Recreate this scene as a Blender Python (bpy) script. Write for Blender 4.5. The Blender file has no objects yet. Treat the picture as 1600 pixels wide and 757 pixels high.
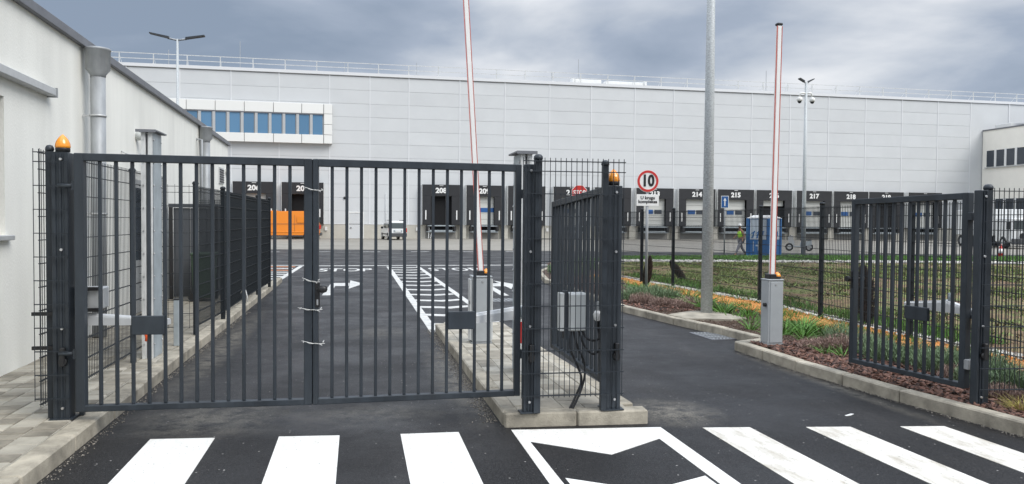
import bpy, bmesh, math, random
import numpy as np
from mathutils import Vector, Matrix
random.seed(7); rng = np.random.default_rng(7)
S = bpy.context.scene; COL = S.collection

# ---------------------------------------------------------------- camera
YAW = math.atan(241/1200.); PIT = math.radians(-1.55); ROL = math.radians(0.43); EYE = 1.85
Fv = Vector((math.sin(YAW)*math.cos(PIT), math.cos(YAW)*math.cos(PIT), math.sin(PIT)))
Rv = Vector((math.cos(YAW), -math.sin(YAW), 0)); Uv = Rv.cross(Fv)
R2 = Rv*math.cos(ROL)+Uv*math.sin(ROL); U2 = -Rv*math.sin(ROL)+Uv*math.cos(ROL)
cd = bpy.data.cameras.new('camera'); cam = bpy.data.objects.new('camera', cd); COL.objects.link(cam)
cd.sensor_width = 36; cd.lens = 27.0; cd.clip_start = .05; cd.clip_end = 3000
m = Matrix.Identity(4)
for i in range(3): m[i][0] = R2[i]; m[i][1] = U2[i]; m[i][2] = -Fv[i]
m[2][3] = EYE; cam.matrix_world = m; S.camera = cam

# ---------------------------------------------------------------- world, sun, exposure
S.view_settings.view_transform = 'Standard'; S.view_settings.look = 'None'
S.view_settings.exposure = 0.80; S.view_settings.gamma = 1
W = bpy.data.worlds.new('World'); S.world = W; W.use_nodes = True
nt = W.node_tree; N = nt.nodes; L = nt.links; N.clear()
SUN_EL, SUN_AZ = math.radians(46), math.radians(134)      # azimuth clockwise from +Y
sky = N.new('ShaderNodeTexSky'); sky.sky_type = 'NISHITA'; sky.sun_disc = False
sky.sun_elevation = SUN_EL; sky.sun_rotation = SUN_AZ
tc = N.new('ShaderNodeTexCoord'); sp = N.new('ShaderNodeSeparateXYZ'); L.new(tc.outputs['Generated'], sp.inputs[0])
def wm(op, a, b=None):
    n = N.new('ShaderNodeMath'); n.operation = op
    for i, v in enumerate((a, b)):
        if v is None: continue
        if isinstance(v, (int, float)): n.inputs[i].default_value = v
        else: L.new(v, n.inputs[i])
    return n.outputs[0]
zc = wm('MAXIMUM', wm('ADD', sp.outputs[2], .16), .05)
cmb = N.new('ShaderNodeCombineXYZ')
L.new(wm('DIVIDE', sp.outputs[0], zc), cmb.inputs[0]); L.new(wm('DIVIDE', sp.outputs[1], zc), cmb.inputs[1])
def wnoise(scale, detail, rough, off, dist=0):
    mp = N.new('ShaderNodeMapping'); mp.inputs['Location'].default_value = off; L.new(cmb.outputs[0], mp.inputs[0])
    n = N.new('ShaderNodeTexNoise'); n.inputs['Scale'].default_value = scale; n.inputs['Detail'].default_value = detail
    n.inputs['Roughness'].default_value = rough; n.inputs['Distortion'].default_value = dist
    L.new(mp.outputs[0], n.inputs[0]); return n.outputs[0]
n1 = wnoise(1.0, 7, .50, (3.1, 1.2, 0), .2); n2 = wnoise(.33, 3, .5, (7.7, 4.4, 0))
mixv = wm('ADD', wm('MULTIPLY', n1, .62), wm('MULTIPLY', n2, .42))
cr = N.new('ShaderNodeValToRGB'); L.new(mixv, cr.inputs[0])
e = cr.color_ramp.elements
e[0].position = .40; e[0].color = (1.55, 1.92, 2.5, 1)
e[1].position = .64; e[1].color = (5.5, 5.55, 5.65, 1)
q = cr.color_ramp.elements.new(.48); q.color = (2.25, 2.6, 3.2, 1)
q = cr.color_ramp.elements.new(.55); q.color = (3.5, 3.75, 4.15, 1)
# overcast sky: brighter towards the zenith
zg = wm('ADD', wm('MULTIPLY', wm('MAXIMUM', wm('SUBTRACT', sp.outputs[2], .26), 0), 3.4), 1)
vm = N.new('ShaderNodeVectorMath'); vm.operation = 'SCALE'; L.new(cr.outputs[0], vm.inputs[0]); L.new(zg, vm.inputs['Scale'])
mx = N.new('ShaderNodeMixRGB'); mx.inputs[0].default_value = .96
L.new(sky.outputs[0], mx.inputs[1]); L.new(vm.outputs[0], mx.inputs[2])
bg = N.new('ShaderNodeBackground'); bg.inputs[1].default_value = .10; L.new(mx.outputs[0], bg.inputs[0])
wo = N.new('ShaderNodeOutputWorld'); L.new(bg.outputs[0], wo.inputs[0])
sd = bpy.data.lights.new('sun', 'SUN'); sd.energy = 1.5; sd.angle = math.radians(35); sd.color = (1, .965, .91)
so = bpy.data.objects.new('sun', sd); COL.objects.link(so)
sv = Vector((math.sin(SUN_AZ)*math.cos(SUN_EL), math.cos(SUN_AZ)*math.cos(SUN_EL), math.sin(SUN_EL)))
so.rotation_euler = sv.to_track_quat('Z', 'Y').to_euler(); so.location = (0, 0, 30)

# ---------------------------------------------------------------- materials
def mat(name, col, rough=.6, metal=0, var=0, vscale=4, bump=0, bscale=60, rnd=0, island=0, spec=.5, coat=0, emit=None, stretch=(1, 1, 1), streak=0):
    M = bpy.data.materials.new(name); M.use_nodes = True; t = M.node_tree; b = t.nodes['Principled BSDF']
    b.inputs['Roughness'].default_value = rough; b.inputs['Metallic'].default_value = metal
    b.inputs['Specular IOR Level'].default_value = spec
    b.inputs['Coat Weight'].default_value = coat
    c = (*col, 1); b.inputs['Base Color'].default_value = c
    tcn = t.nodes.new('ShaderNodeTexCoord'); mp = t.nodes.new('ShaderNodeMapping'); mp.inputs['Scale'].default_value = stretch
    t.links.new(tcn.outputs['Object'], mp.inputs[0])
    if rnd:   # objects that share a mesh get their own patch of noise
        oi0 = t.nodes.new('ShaderNodeObjectInfo'); va = t.nodes.new('ShaderNodeVectorMath'); va.operation = 'ADD'
        ml = t.nodes.new('ShaderNodeMath'); ml.operation = 'MULTIPLY'; ml.inputs[1].default_value = 57
        t.links.new(oi0.outputs['Random'], ml.inputs[0]); t.links.new(mp.outputs[0], va.inputs[0]); t.links.new(ml.outputs[0], va.inputs[1]); vec = va.outputs[0]
    else: vec = mp.outputs[0]
    last = None
    def scale_by(sock, amt):
        nonlocal last
        mr = t.nodes.new('ShaderNodeMapRange'); mr.inputs[3].default_value = 1-amt; mr.inputs[4].default_value = 1+amt
        t.links.new(sock, mr.inputs[0])
        v = t.nodes.new('ShaderNodeVectorMath'); v.operation = 'SCALE'
        if last is None: v.inputs[0].default_value = col
        else: t.links.new(last, v.inputs[0])
        t.links.new(mr.outputs[0], v.inputs['Scale']); last = v.outputs[0]; return mr
    if var:
        n = t.nodes.new('ShaderNodeTexNoise'); n.inputs['Scale'].default_value = vscale; n.inputs['Detail'].default_value = 6; n.inputs['Roughness'].default_value = .6
        t.links.new(vec, n.inputs[0]); mr = scale_by(n.outputs[0], var); mr.inputs[1].default_value = .3; mr.inputs[2].default_value = .7
    if streak:
        sp2 = t.nodes.new('ShaderNodeMapping'); sp2.inputs['Scale'].default_value = (1, 1, .05); t.links.new(tcn.outputs['Object'], sp2.inputs[0])
        n = t.nodes.new('ShaderNodeTexNoise'); n.inputs['Scale'].default_value = 2.6; n.inputs['Detail'].default_value = 6; t.links.new(sp2.outputs[0], n.inputs[0]); mr = scale_by(n.outputs[0], streak); mr.inputs[1].default_value = .3; mr.inputs[2].default_value = .7
    if rnd:
        oi = t.nodes.new('ShaderNodeObjectInfo'); scale_by(oi.outputs['Random'], rnd)
    if island:
        g = t.nodes.new('ShaderNodeNewGeometry'); scale_by(g.outputs['Random Per Island'], island)
    if last is not None: t.links.new(last, b.inputs['Base Color'])
    if bump:
        n = t.nodes.new('ShaderNodeTexNoise'); n.inputs['Scale'].default_value = bscale; n.inputs['Detail'].default_value = 4
        t.links.new(vec, n.inputs[0]); bp = t.nodes.new('ShaderNodeBump'); bp.inputs['Strength'].default_value = bump; bp.inputs['Distance'].default_value = .01
        t.links.new(n.outputs[0], bp.inputs['Height']); t.links.new(bp.outputs[0], b.inputs['Normal'])
    if emit:
        b.inputs['Emission Color'].default_value = c; b.inputs['Emission Strength'].default_value = emit
    return M
MT = dict(
 anthra=mat('anthracite_coat', (.026, .033, .041), .45, spec=.42, var=.3, vscale=7, bump=.05, bscale=250, stretch=(1, 1, .3)),
 anthra_m=mat('anthracite_wire', (.020, .025, .031), .5, spec=.35),
 anthra_far=mat('anthracite_fence', (.013, .017, .021), .5, spec=.3),
 black=mat('black_plastic', (.012, .012, .013), .45),
 rubber=mat('black_rubber', (.02, .02, .021), .8, var=.3, vscale=8),
 galv=mat('galvanised_steel', (.31, .325, .335), .5, metal=.15, var=.16, vscale=9, stretch=(1, 1, .35)),
 galv_l=mat('galvanised_rail', (.60, .61, .60), .45, metal=.05, var=.22, vscale=14, stretch=(1, 1, .3)),
 galv_p=mat('galvanised_panel', (.33, .37, .39), .5, metal=.05, var=.15, vscale=5),
 spangle=mat('spangled_pole', (.47, .50, .51), .55, metal=.1, var=.32, vscale=26, stretch=(1, 1, 2.2)),
 alu=mat('grey_aluminium', (.50, .51, .51), .4, metal=.25, var=.06, vscale=10),
 armalu=mat('pale_cast_aluminium', (.70, .71, .71), .45, var=.05, vscale=10),
 cab=mat('barrier_grey_paint', (.34, .36, .37), .42, var=.06, vscale=6),
 white=mat('white_paint', (.78, .78, .76), .45, var=.04),
 red=mat('red_paint', (.55, .035, .03), .4),
 red_e=mat('red_rubber_edge', (.55, .10, .07), .5),
 orange_lens=mat('amber_lens', (.85, .30, .01), .18, spec=.7, coat=.5),
 bolt=mat('steel_bolt', (.6, .6, .6), .3, metal=.8),
 stucco=mat('white_render', (.80, .795, .74), .9, var=.075, vscale=.9, stretch=(1, 1, .35), bump=.5, bscale=90, streak=.045),
 stucco2=mat('cream_render', (.90, .87, .79), .9, var=.03, vscale=1),
 zinc=mat('zinc_flashing', (.17, .175, .19), .5, metal=.25, var=.12, vscale=3),
 panel=mat('facade_panel', (.595, .61, .615), .5, var=.03, vscale=.5, rnd=.022),
 lens=mat('camera_lens', (.01, .01, .01), .2),
 joint=mat('facade_joint', (.40, .405, .405), .6),
 jointv=mat('facade_cover_strip', (.70, .71, .72), .5),
 plinth=mat('concrete_plinth', (.50, .48, .42), .8, var=.08, vscale=1),
 wpanel=mat('white_cladding', (.80, .80, .77), .5, rnd=.02),
 glass=mat('blue_window_glass', (.09, .21, .35), .08, spec=.9, rnd=.15),
 dglass=mat('dark_window_glass', (.03, .04, .055), .08, spec=.8),
 dock=mat('dock_shelter_black', (.020, .021, .024), .7, var=.15, vscale=2),
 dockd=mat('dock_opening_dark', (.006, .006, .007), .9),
 door=mat('dock_door_cream', (.56, .565, .53), .6),
 blue=mat('blue_paint', (.02, .10, .30), .4),
 asphalt2=None,
 apron=mat('apron_concrete', (.23, .215, .185), .85, var=.16, vscale=.35, bump=.2, bscale=8),
 slab=mat('concrete_paver', (.245, .222, .178), .72, var=.34, vscale=5, bump=.35, bscale=70, rnd=.2),
 slabl=mat('pale_concrete_paver', (.35, .325, .27), .75, var=.22, vscale=3.5, bump=.35, bscale=70, rnd=.2),
 kerb=mat('kerb_concrete', (.32, .29, .232), .82, var=.42, vscale=4.5, bump=.5, bscale=80, rnd=.1),
 bedding=mat('sand_joint', (.34, .32, .27), .95, var=.25, vscale=12),
 soil=mat('brown_soil', (.075, .048, .033), .95, var=.4, vscale=6, bump=1, bscale=40),
 field=None,
 grit=mat('grit', (.22, .20, .17), .9, island=.6),
 soilc=mat('dry_stems', (.14, .09, .055), .95, island=.6),
 bark=mat('bark_chips', (.118, .060, .043), .8, island=.9),
 lav=mat('lavender_leaf', (.15, .215, .115), .8, island=.45),
 lavd=mat('dry_lavender', (.26, .18, .15), .85, island=.45),
 grass=mat('grass_blade', (.085, .20, .028), .6, island=.5),
 grassf=mat('field_grass', (.14, .19, .05), .7, island=.65),
 grassy=mat('yellow_grass', (.28, .24, .06), .7, island=.5),
 pebble=mat('white_pebbles', (.50, .48, .44), .75, island=.45),
 osand=mat('orange_gravel', (.64, .29, .085), .9, var=.35, vscale=9, bump=1, bscale=60),
 dead=mat('dead_conifer', (.060, .044, .038), .95, island=.6),
 hivis=mat('hi_vis_vest', (.42, .80, .05), .6), skin=mat('skin', (.30, .16, .10), .6),
 trouser=mat('grey_trousers', (.20, .20, .22), .9), shoe=mat('dark_shoe', (.02, .02, .02), .6),
 vanor=mat('orange_car_paint', (.80, .24, .012), .28, coat=.6), vanw=mat('white_car_paint', (.72, .73, .72), .28, coat=.6),
 carglass=mat('car_glass', (.03, .045, .045), .06, spec=.9), tail=mat('red_tail_lens', (.50, .02, .015), .2),
 bumper=mat('grey_bumper', (.06, .062, .065), .6), tyre=mat('tyre_rubber', (.015, .015, .016), .8),
 screen=mat('dark_screen', (.055, .060, .068), .6, var=.1), green=mat('green_plastic', (.028, .052, .03), .5),
 tblue=mat('toilet_blue', (.035, .17, .42), .45), tgrey=mat('toilet_pale_print', (.58, .64, .70), .5),
 lampd=mat('lamp_head_dark', (.035, .04, .045), .5),
 boxw=mat('pale_grey_plastic', (.56, .58, .57), .45), tie=mat('white_wire', (.62, .62, .60), .5), otape=mat('orange_red_plastic', (.75, .10, .02), .5),
 shaded=mat('shaded_pit_concrete', (.24, .235, .22), .9),  # plinth concrete with the shade of the dock pits put into its colour
)
def paint_mat(name, worn):
    M = bpy.data.materials.new(name); M.use_nodes = True; t = M.node_tree; b = t.nodes['Principled BSDF']; b.inputs['Roughness'].default_value = .6
    tcn = t.nodes.new('ShaderNodeTexCoord')
    mp = t.nodes.new('ShaderNodeMapping'); mp.inputs['Scale'].default_value = (5, 1.4, 1); t.links.new(tcn.outputs['Object'], mp.inputs[0])
    n = t.nodes.new('ShaderNodeTexNoise'); n.inputs['Scale'].default_value = 1.6; n.inputs['Detail'].default_value = 8; n.inputs['Roughness'].default_value = .7; t.links.new(mp.outputs[0], n.inputs[0])
    r = t.nodes.new('ShaderNodeValToRGB'); t.links.new(n.outputs[0], r.inputs[0])
    r.color_ramp.elements[0].position = .34; r.color_ramp.elements[1].position = .60
    r.color_ramp.elements[0].color = (.72-worn*.34, .71-worn*.37, .67-worn*.40, 1); r.color_ramp.elements[1].color = (.78-worn*.05, .78-worn*.07, .76-worn*.1, 1)
    n2 = t.nodes.new('ShaderNodeTexNoise'); n2.inputs['Scale'].default_value = 55; n2.inputs['Detail'].default_value = 3; t.links.new(tcn.outputs['Object'], n2.inputs[0])
    r2 = t.nodes.new('ShaderNodeValToRGB'); r2.color_ramp.elements[0].position = .27; r2.color_ramp.elements[1].position = .35; t.links.new(n2.outputs[0], r2.inputs[0])
    mm = t.nodes.new('ShaderNodeMixRGB'); mm.inputs[1].default_value = (.12, .115, .11, 1); t.links.new(r2.outputs[0], mm.inputs[0]); t.links.new(r.outputs[0], mm.inputs[2])
    t.links.new(mm.outputs[0], b.inputs['Base Color']); 
    bp = t.nodes.new('ShaderNodeBump'); bp.inputs['Strength'].default_value = .35; bp.inputs['Distance'].default_value = .004
    n3 = t.nodes.new('ShaderNodeTexNoise'); n3.inputs['Scale'].default_value = 160; t.links.new(tcn.outputs['Object'], n3.inputs[0]); t.links.new(n3.outputs[0], bp.inputs['Height']); t.links.new(bp.outputs[0], b.inputs['Normal'])
    return M
MT['mark'] = paint_mat('road_paint', .2); MT['markw'] = paint_mat('worn_road_paint', .85)
MT['marko'] = mat('orange_road_paint', (.50, .20, .09), .7, var=.3, vscale=6)
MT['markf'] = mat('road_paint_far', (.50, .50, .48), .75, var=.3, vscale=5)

def asphalt():
    M = bpy.data.materials.new('asphalt'); M.use_nodes = True; t = M.node_tree; b = t.nodes['Principled BSDF']
    nn = lambda k: t.nodes.new(k); lk = t.links.new
    tcn = nn('ShaderNodeTexCoord'); P = tcn.outputs['Object']
    def noise(sc, det=5, ro=.6, vec=P):
        n = nn('ShaderNodeTexNoise'); n.inputs['Scale'].default_value = sc; n.inputs['Detail'].default_value = det; n.inputs['Roughness'].default_value = ro; lk(vec, n.inputs[0]); return n.outputs[0]
    def ramp(s, p0, p1, c0, c1):
        r = nn('ShaderNodeValToRGB'); r.color_ramp.elements[0].position = p0; r.color_ramp.elements[1].position = p1
        r.color_ramp.elements[0].color = (*c0, 1); r.color_ramp.elements[1].color = (*c1, 1); lk(s, r.inputs[0]); return r.outputs[0]
    def mix(f, a, c, mode='MIX'):
        x = nn('ShaderNodeMixRGB'); x.blend_type = mode
        for i, v in enumerate((f, a, c)):
            if isinstance(v, (int, float)): x.inputs[i].default_value = v
            elif isinstance(v, tuple): x.inputs[i].default_value = (*v, 1)
            else: lk(v, x.inputs[i])
        return x.outputs[0]
    base = mix(1, ramp(noise(70, 3, .75), .36, .66, (.30,)*3, (1.75,)*3), ramp(noise(42, 4, .75), .34, .68, (.0055, .0053, .0056), (.031, .030, .0305)), 'MULTIPLY')
    big = ramp(noise(.45, 6, .6), .35, .65, (.72,)*3, (1.25,)*3)
    base = mix(1, base, big, 'MULTIPLY')
    # tyre-polished tracks along the two lanes, broken up by noise
    sx = nn('ShaderNodeSeparateXYZ'); lk(P, sx.inputs[0]); trk = None
    for xc in (-1.25, .35, 3.2, 4.75):
        m1 = nn('ShaderNodeMath'); m1.operation = 'SUBTRACT'; lk(sx.outputs[0], m1.inputs[0]); m1.inputs[1].default_value = xc
        m2 = nn('ShaderNodeMath'); m2.operation = 'ABSOLUTE'; lk(m1.outputs[0], m2.inputs[0])
        rr = ramp(m2.outputs[0], .08, .42, (1,)*3, (0,)*3); trk = rr if trk is None else mix(1, trk, rr, 'LIGHTEN')
    mpx = nn('ShaderNodeMapping'); mpx.inputs['Scale'].default_value = (3, .35, 1); lk(P, mpx.inputs[0])
    tn = ramp(noise(1.2, 6, .7, mpx.outputs[0]), .40, .66, (0,)*3, (.9,)*3)
    base = mix(mix(1, trk, tn, 'MULTIPLY'), base, mix(1, base, (1.65, 1.62, 1.56), 'MULTIPLY'))
    # dark drips and damp spots
    dn = ramp(noise(2.3, 3, .5), .66, .72, (0,)*3, (.6,)*3); base = mix(dn, base, mix(1, base, (.5, .5, .5), 'MULTIPLY'))
    # pale stone specks
    v = nn('ShaderNodeTexVoronoi'); v.inputs['Scale'].default_value = 26; lk(P, v.inputs[0])
    sel = ramp(v.outputs['Distance'], .14, .24, (1,)*3, (0,)*3)
    cc = nn('ShaderNodeSeparateColor'); lk(v.outputs['Color'], cc.inputs[0])
    s2 = ramp(cc.outputs[0], .95, .96, (0,)*3, (1,)*3)
    sp_ = mix(1, sel, s2, 'MULTIPLY')
    base = mix(sp_, base, (.30, .29, .27))
    # sandy scuffed patches near kerbs and gate (stains with a place of their own)
    mask = None
    for (x, y, rx, ry, a) in [(-1.3, 7.5, .9, .8, .75), (-1.9, 12, .28, 5, .7), (3.0, 7.0, .55, .65, .95), (1.1, 9, .3, 2.6, .75), (.1, 7.4, 1.0, .5, .5), (.3, 12.8, .7, .8, .35), (5.3, 8, .15, 2.5, .5)]:
        mp = nn('ShaderNodeMapping'); mp.vector_type = 'TEXTURE'; mp.inputs['Location'].default_value = (x, y, 0); mp.inputs['Scale'].default_value = (rx, ry, 1); lk(P, mp.inputs[0])
        ln = nn('ShaderNodeVectorMath'); ln.operation = 'LENGTH'; lk(mp.outputs[0], ln.inputs[0])
        r = ramp(ln.outputs['Value'], .2, 1.0, (a,)*3, (0,)*3)
        mask = r if mask is None else mix(1, mask, r, 'LIGHTEN')
    nz = ramp(noise(5, 9, .8), .40, .56, (0,)*3, (1,)*3)
    f = mix(1, mask, nz, 'MULTIPLY')
    base = mix(f, base, ramp(noise(60, 3, .7), .35, .65, (.06, .054, .045), (.24, .22, .18)))
    lk(base, b.inputs['Base Color'])
    # damp sheen
    rg = ramp(noise(.8, 6, .65), .38, .62, (.40,)*3, (.66,)*3); lk(rg, b.inputs['Roughness'])
    b.inputs['Specular IOR Level'].default_value = .30
    bp = nn('ShaderNodeBump'); bp.inputs['Strength'].default_value = .7; bp.inputs['Distance'].default_value = .006
    lk(noise(110, 3, .6), bp.inputs['Height']); lk(bp.outputs[0], b.inputs['Normal'])
    return M
MT['asphalt'] = asphalt()
def field_mat():
    M = bpy.data.materials.new('meadow_soil'); M.use_nodes = True; t = M.node_tree; b = t.nodes['Principled BSDF']; b.inputs['Roughness'].default_value = .95
    tcn = t.nodes.new('ShaderNodeTexCoord')
    n = t.nodes.new('ShaderNodeTexNoise'); n.inputs['Scale'].default_value = .7; n.inputs['Detail'].default_value = 9; n.inputs['Roughness'].default_value = .7; t.links.new(tcn.outputs['Object'], n.inputs[0])
    r = t.nodes.new('ShaderNodeValToRGB'); t.links.new(n.outputs[0], r.inputs[0])
    r.color_ramp.elements[0].position = .40; r.color_ramp.elements[0].color = (.16, .095, .055, 1)
    r.color_ramp.elements[1].position = .60; r.color_ramp.elements[1].color = (.135, .165, .045, 1)
    e2 = r.color_ramp.elements.new(.5); e2.color = (.17, .125, .058, 1)
    n2 = t.nodes.new('ShaderNodeTexNoise'); n2.inputs['Scale'].default_value = 7; n2.inputs['Detail'].default_value = 6; n2.inputs['Roughness'].default_value = .8; t.links.new(tcn.outputs['Object'], n2.inputs[0])
    mr = t.nodes.new('ShaderNodeMapRange'); mr.inputs[1].default_value = .32; mr.inputs[2].default_value = .68; mr.inputs[3].default_value = .35; mr.inputs[4].default_value = 1.6; t.links.new(n2.outputs[0], mr.inputs[0])
    sc = t.nodes.new('ShaderNodeVectorMath'); sc.operation = 'SCALE'; t.links.new(r.outputs[0], sc.inputs[0]); t.links.new(mr.outputs[0], sc.inputs['Scale'])
    t.links.new(sc.outputs[0], b.inputs['Base Color']); return M
MT['field'] = field_mat()

# ---------------------------------------------------------------- mesh helpers
class MB:
    def __init__(s): s.v = []; s.f = []; s.sm = []
    def add(s, vs, fs, smooth=False):
        o = len(s.v); s.v += [tuple(v) for v in vs]; s.f += [tuple(i+o for i in f) for f in fs]; s.sm += [smooth]*len(fs); return s
    def box(s, x0, x1, y0, y1, z0, z1, ch=0):
        if x1 < x0: x0, x1 = x1, x0
        if y1 < y0: y0, y1 = y1, y0
        if z1 < z0: z0, z1 = z1, z0
        if ch <= 0:
            vs = [(x, y, z) for x in (x0, x1) for y in (y0, y1) for z in (z0, z1)]
            return s.add(vs, [(0, 1, 3, 2), (4, 6, 7, 5), (0, 4, 5, 1), (2, 3, 7, 6), (0, 2, 6, 4), (1, 5, 7, 3)])
        c = min(ch, (x1-x0)/2.01, (y1-y0)/2.01, (z1-z0)/2.01); vs = []; idx = {}
        lo = (x0, y0, z0); hi = (x1, y1, z1)
        for a in (0, 1):
            for bb in (0, 1):
                for d in (0, 1):
                    for ax in range(3):
                        k = (a, bb, d); p = []
                        for i in range(3):
                            e_ = hi[i] if k[i] else lo[i]
                            if i != ax: e_ += -c if k[i] else c
                            p.append(e_)
                        idx[(a, bb, d, ax)] = len(vs); vs.append(p)
        fs = []
        for ax in range(3):
            o1, o2 = [(1, 2), (0, 2), (0, 1)][ax]
            for sd_ in (0, 1):
                f = []
                for (u, w) in ((0, 0), (1, 0), (1, 1), (0, 1)):
                    k = [0, 0, 0]; k[ax] = sd_; k[o1] = u; k[o2] = w; f.append(idx[(*k, ax)])
                flip = (sd_ == 0) ^ (ax == 1); fs.append(tuple(reversed(f)) if flip else tuple(f))
            for u in (0, 1):          # edges along axis ax
                for w in (0, 1):
                    k0 = [0, 0, 0]; k1 = [0, 0, 0]; k0[o1] = k1[o1] = u; k0[o2] = k1[o2] = w; k1[ax] = 1
                    f = (idx[(*k0, o1)], idx[(*k1, o1)], idx[(*k1, o2)], idx[(*k0, o2)])
                    fs.append(f)
        for a in (0, 1):
            for bb in (0, 1):
                for d in (0, 1): fs.append((idx[(a, bb, d, 0)], idx[(a, bb, d, 1)], idx[(a, bb, d, 2)]))
        return s.add(vs, fs)
    def bar(s, p0, p1, w, h=None, up=(0, 0, 1)):
        h = h or w; p0 = Vector(p0); p1 = Vector(p1); d = (p1-p0).normalized(); up = Vector(up)
        if abs(d.dot(up)) > .95: up = Vector((0, 1, 0))
        a = d.cross(up).normalized()*w/2; b = a.cross(d).normalized()*h/2
        vs = [p+sa*a+sb*b for p in (p0, p1) for sa, sb in ((-1, -1), (1, -1), (1, 1), (-1, 1))]
        return s.add(vs, [(0, 1, 2, 3), (7, 6, 5, 4), (0, 4, 5, 1), (1, 5, 6, 2), (2, 6, 7, 3), (3, 7, 4, 0)])
    def tube(s, pts, r, n=8, r1=None, caps=True):
        pts = [Vector(p) for p in pts]; rings = []; vs = []; fs = []
        K = len(pts)
        ref = None
        for i, p in enumerate(pts):
            d = (pts[min(i+1, K-1)]-pts[max(i-1, 0)]).normalized()
            if ref is None: ref = d.orthogonal().normalized()
            a = (ref-d*ref.dot(d)).normalized(); ref = a; b = d.cross(a)
            rr = r if r1 is None else r+(r1-r)*i/(K-1)
            for k in range(n):
                t_ = 2*math.pi*k/n; vs.append(p+a*math.cos(t_)*rr+b*math.sin(t_)*rr)
        for i in range(K-1):
            for k in range(n): fs.append((i*n+k, i*n+(k+1) % n, (i+1)*n+(k+1) % n, (i+1)*n+k))
        s.add(vs, fs, True)
        if caps:
            o = len(s.v)-len(vs); s.f.append(tuple(o+k for k in reversed(range(n)))); s.sm.append(False)
            s.f.append(tuple(o+(K-1)*n+k for k in range(n))); s.sm.append(False)
        return s
    def lathe(s, prof, c=(0, 0, 0), n=16, smooth=True):
        vs = []; fs = []
        for (r, z) in prof:
            for k in range(n):
                t_ = 2*math.pi*k/n; vs.append((c[0]+r*math.cos(t_), c[1]+r*math.sin(t_), c[2]+z))
        for i in range(len(prof)-1):
            for k in range(n): fs.append((i*n+k, i*n+(k+1) % n, (i+1)*n+(k+1) % n, (i+1)*n+k))
        fs.append(tuple(reversed(range(n)))); fs.append(tuple((len(prof)-1)*n+k for k in range(n)))
        return s.add(vs, fs, smooth)
    def prism(s, poly, z0, z1):
        n = len(poly); vs = [(x, y, z0) for x, y in poly]+[(x, y, z1) for x, y in poly]
        fs = [tuple(reversed(range(n))), tuple(range(n, 2*n))]+[(i, (i+1) % n, n+(i+1) % n, n+i) for i in range(n)]
        return s.add(vs, fs)
    def xf(s, M):
        s.v = [tuple(M @ Vector(v)) for v in s.v]; return s
    def mesh(s, name, m_=None):
        me = bpy.data.meshes.new(name); me.from_pydata(s.v, [], s.f); me.polygons.foreach_set('use_smooth', s.sm)
        if m_: me.materials.append(m_)
        me.update(); return me
def npmesh(name, V, F, m_, smooth=False):
    """V (n,3), F (m,k) -> mesh, fast"""
    me = bpy.data.meshes.new(name); k = F.shape[1]
    me.vertices.add(len(V)); me.vertices.foreach_set('co', np.asarray(V, dtype=np.float32).ravel())
    me.loops.add(F.size); me.loops.foreach_set('vertex_index', F.astype(np.int32).ravel())
    me.polygons.add(len(F)); me.polygons.foreach_set('loop_start', np.arange(0, F.size, k, dtype=np.int32))
    me.polygons.foreach_set('loop_total', np.full(len(F), k, dtype=np.int32))
    me.update(calc_edges=True); me.materials.append(m_)
    if smooth: me.polygons.foreach_set('use_smooth', [True]*len(F))
    return me
def link(name, me, parent=None):
    o = bpy.data.objects.new(name, me); COL.objects.link(o)
    if parent: o.parent = parent
    return o
ROOTM = {}
def thing(name, label, cat, loc=(0, 0, 0), rz=0, group=None):
    o = bpy.data.objects.new(name, None); COL.objects.link(o); o.location = loc; o.rotation_euler = (0, 0, rz)
    o.empty_display_size = .2; o['label'] = label; o['category'] = cat
    if group: o['group'] = group
    ROOTM[o.name] = (Matrix.Translation(loc) @ Matrix.Rotation(rz, 4, 'Z')).inverted(); return o
def part(name, mb, mt, parent, world=False, label=None):
    if world:
        r = parent
        while r.parent: r = r.parent
        mb.xf(ROOTM[r.name])
    o = link(name, mb.mesh(name, MT[mt] if isinstance(mt, str) else mt), parent)
    if label: o['label'] = label
    return o
def single(name, mb, mt, label, cat, group=None, loc=None):
    if loc: mb.xf(Matrix.Translation(Vector(loc)).inverted())
    o = link(name, mb.mesh(name, MT[mt])); o['label'] = label; o['category'] = cat
    if loc: o.location = loc
    if group: o['group'] = group
    return o
def struct(name, mb, mt, parent=None):
    o = link(name, mb.mesh(name, MT[mt]), parent)
    if not parent: o['kind'] = 'structure'
    return o
def inst(o, parent, loc=(0, 0, 0), rz=0):
    c = o.copy(); COL.objects.link(c); c.parent = parent; c.location = loc; c.rotation_euler = (0, 0, rz); return c
def copy_tree(o, parent=None):
    c = o.copy(); COL.objects.link(c)
    if parent: c.parent = parent
    for ch in [x for x in bpy.data.objects if x.parent == o]: copy_tree(ch, c)
    return c
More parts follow.
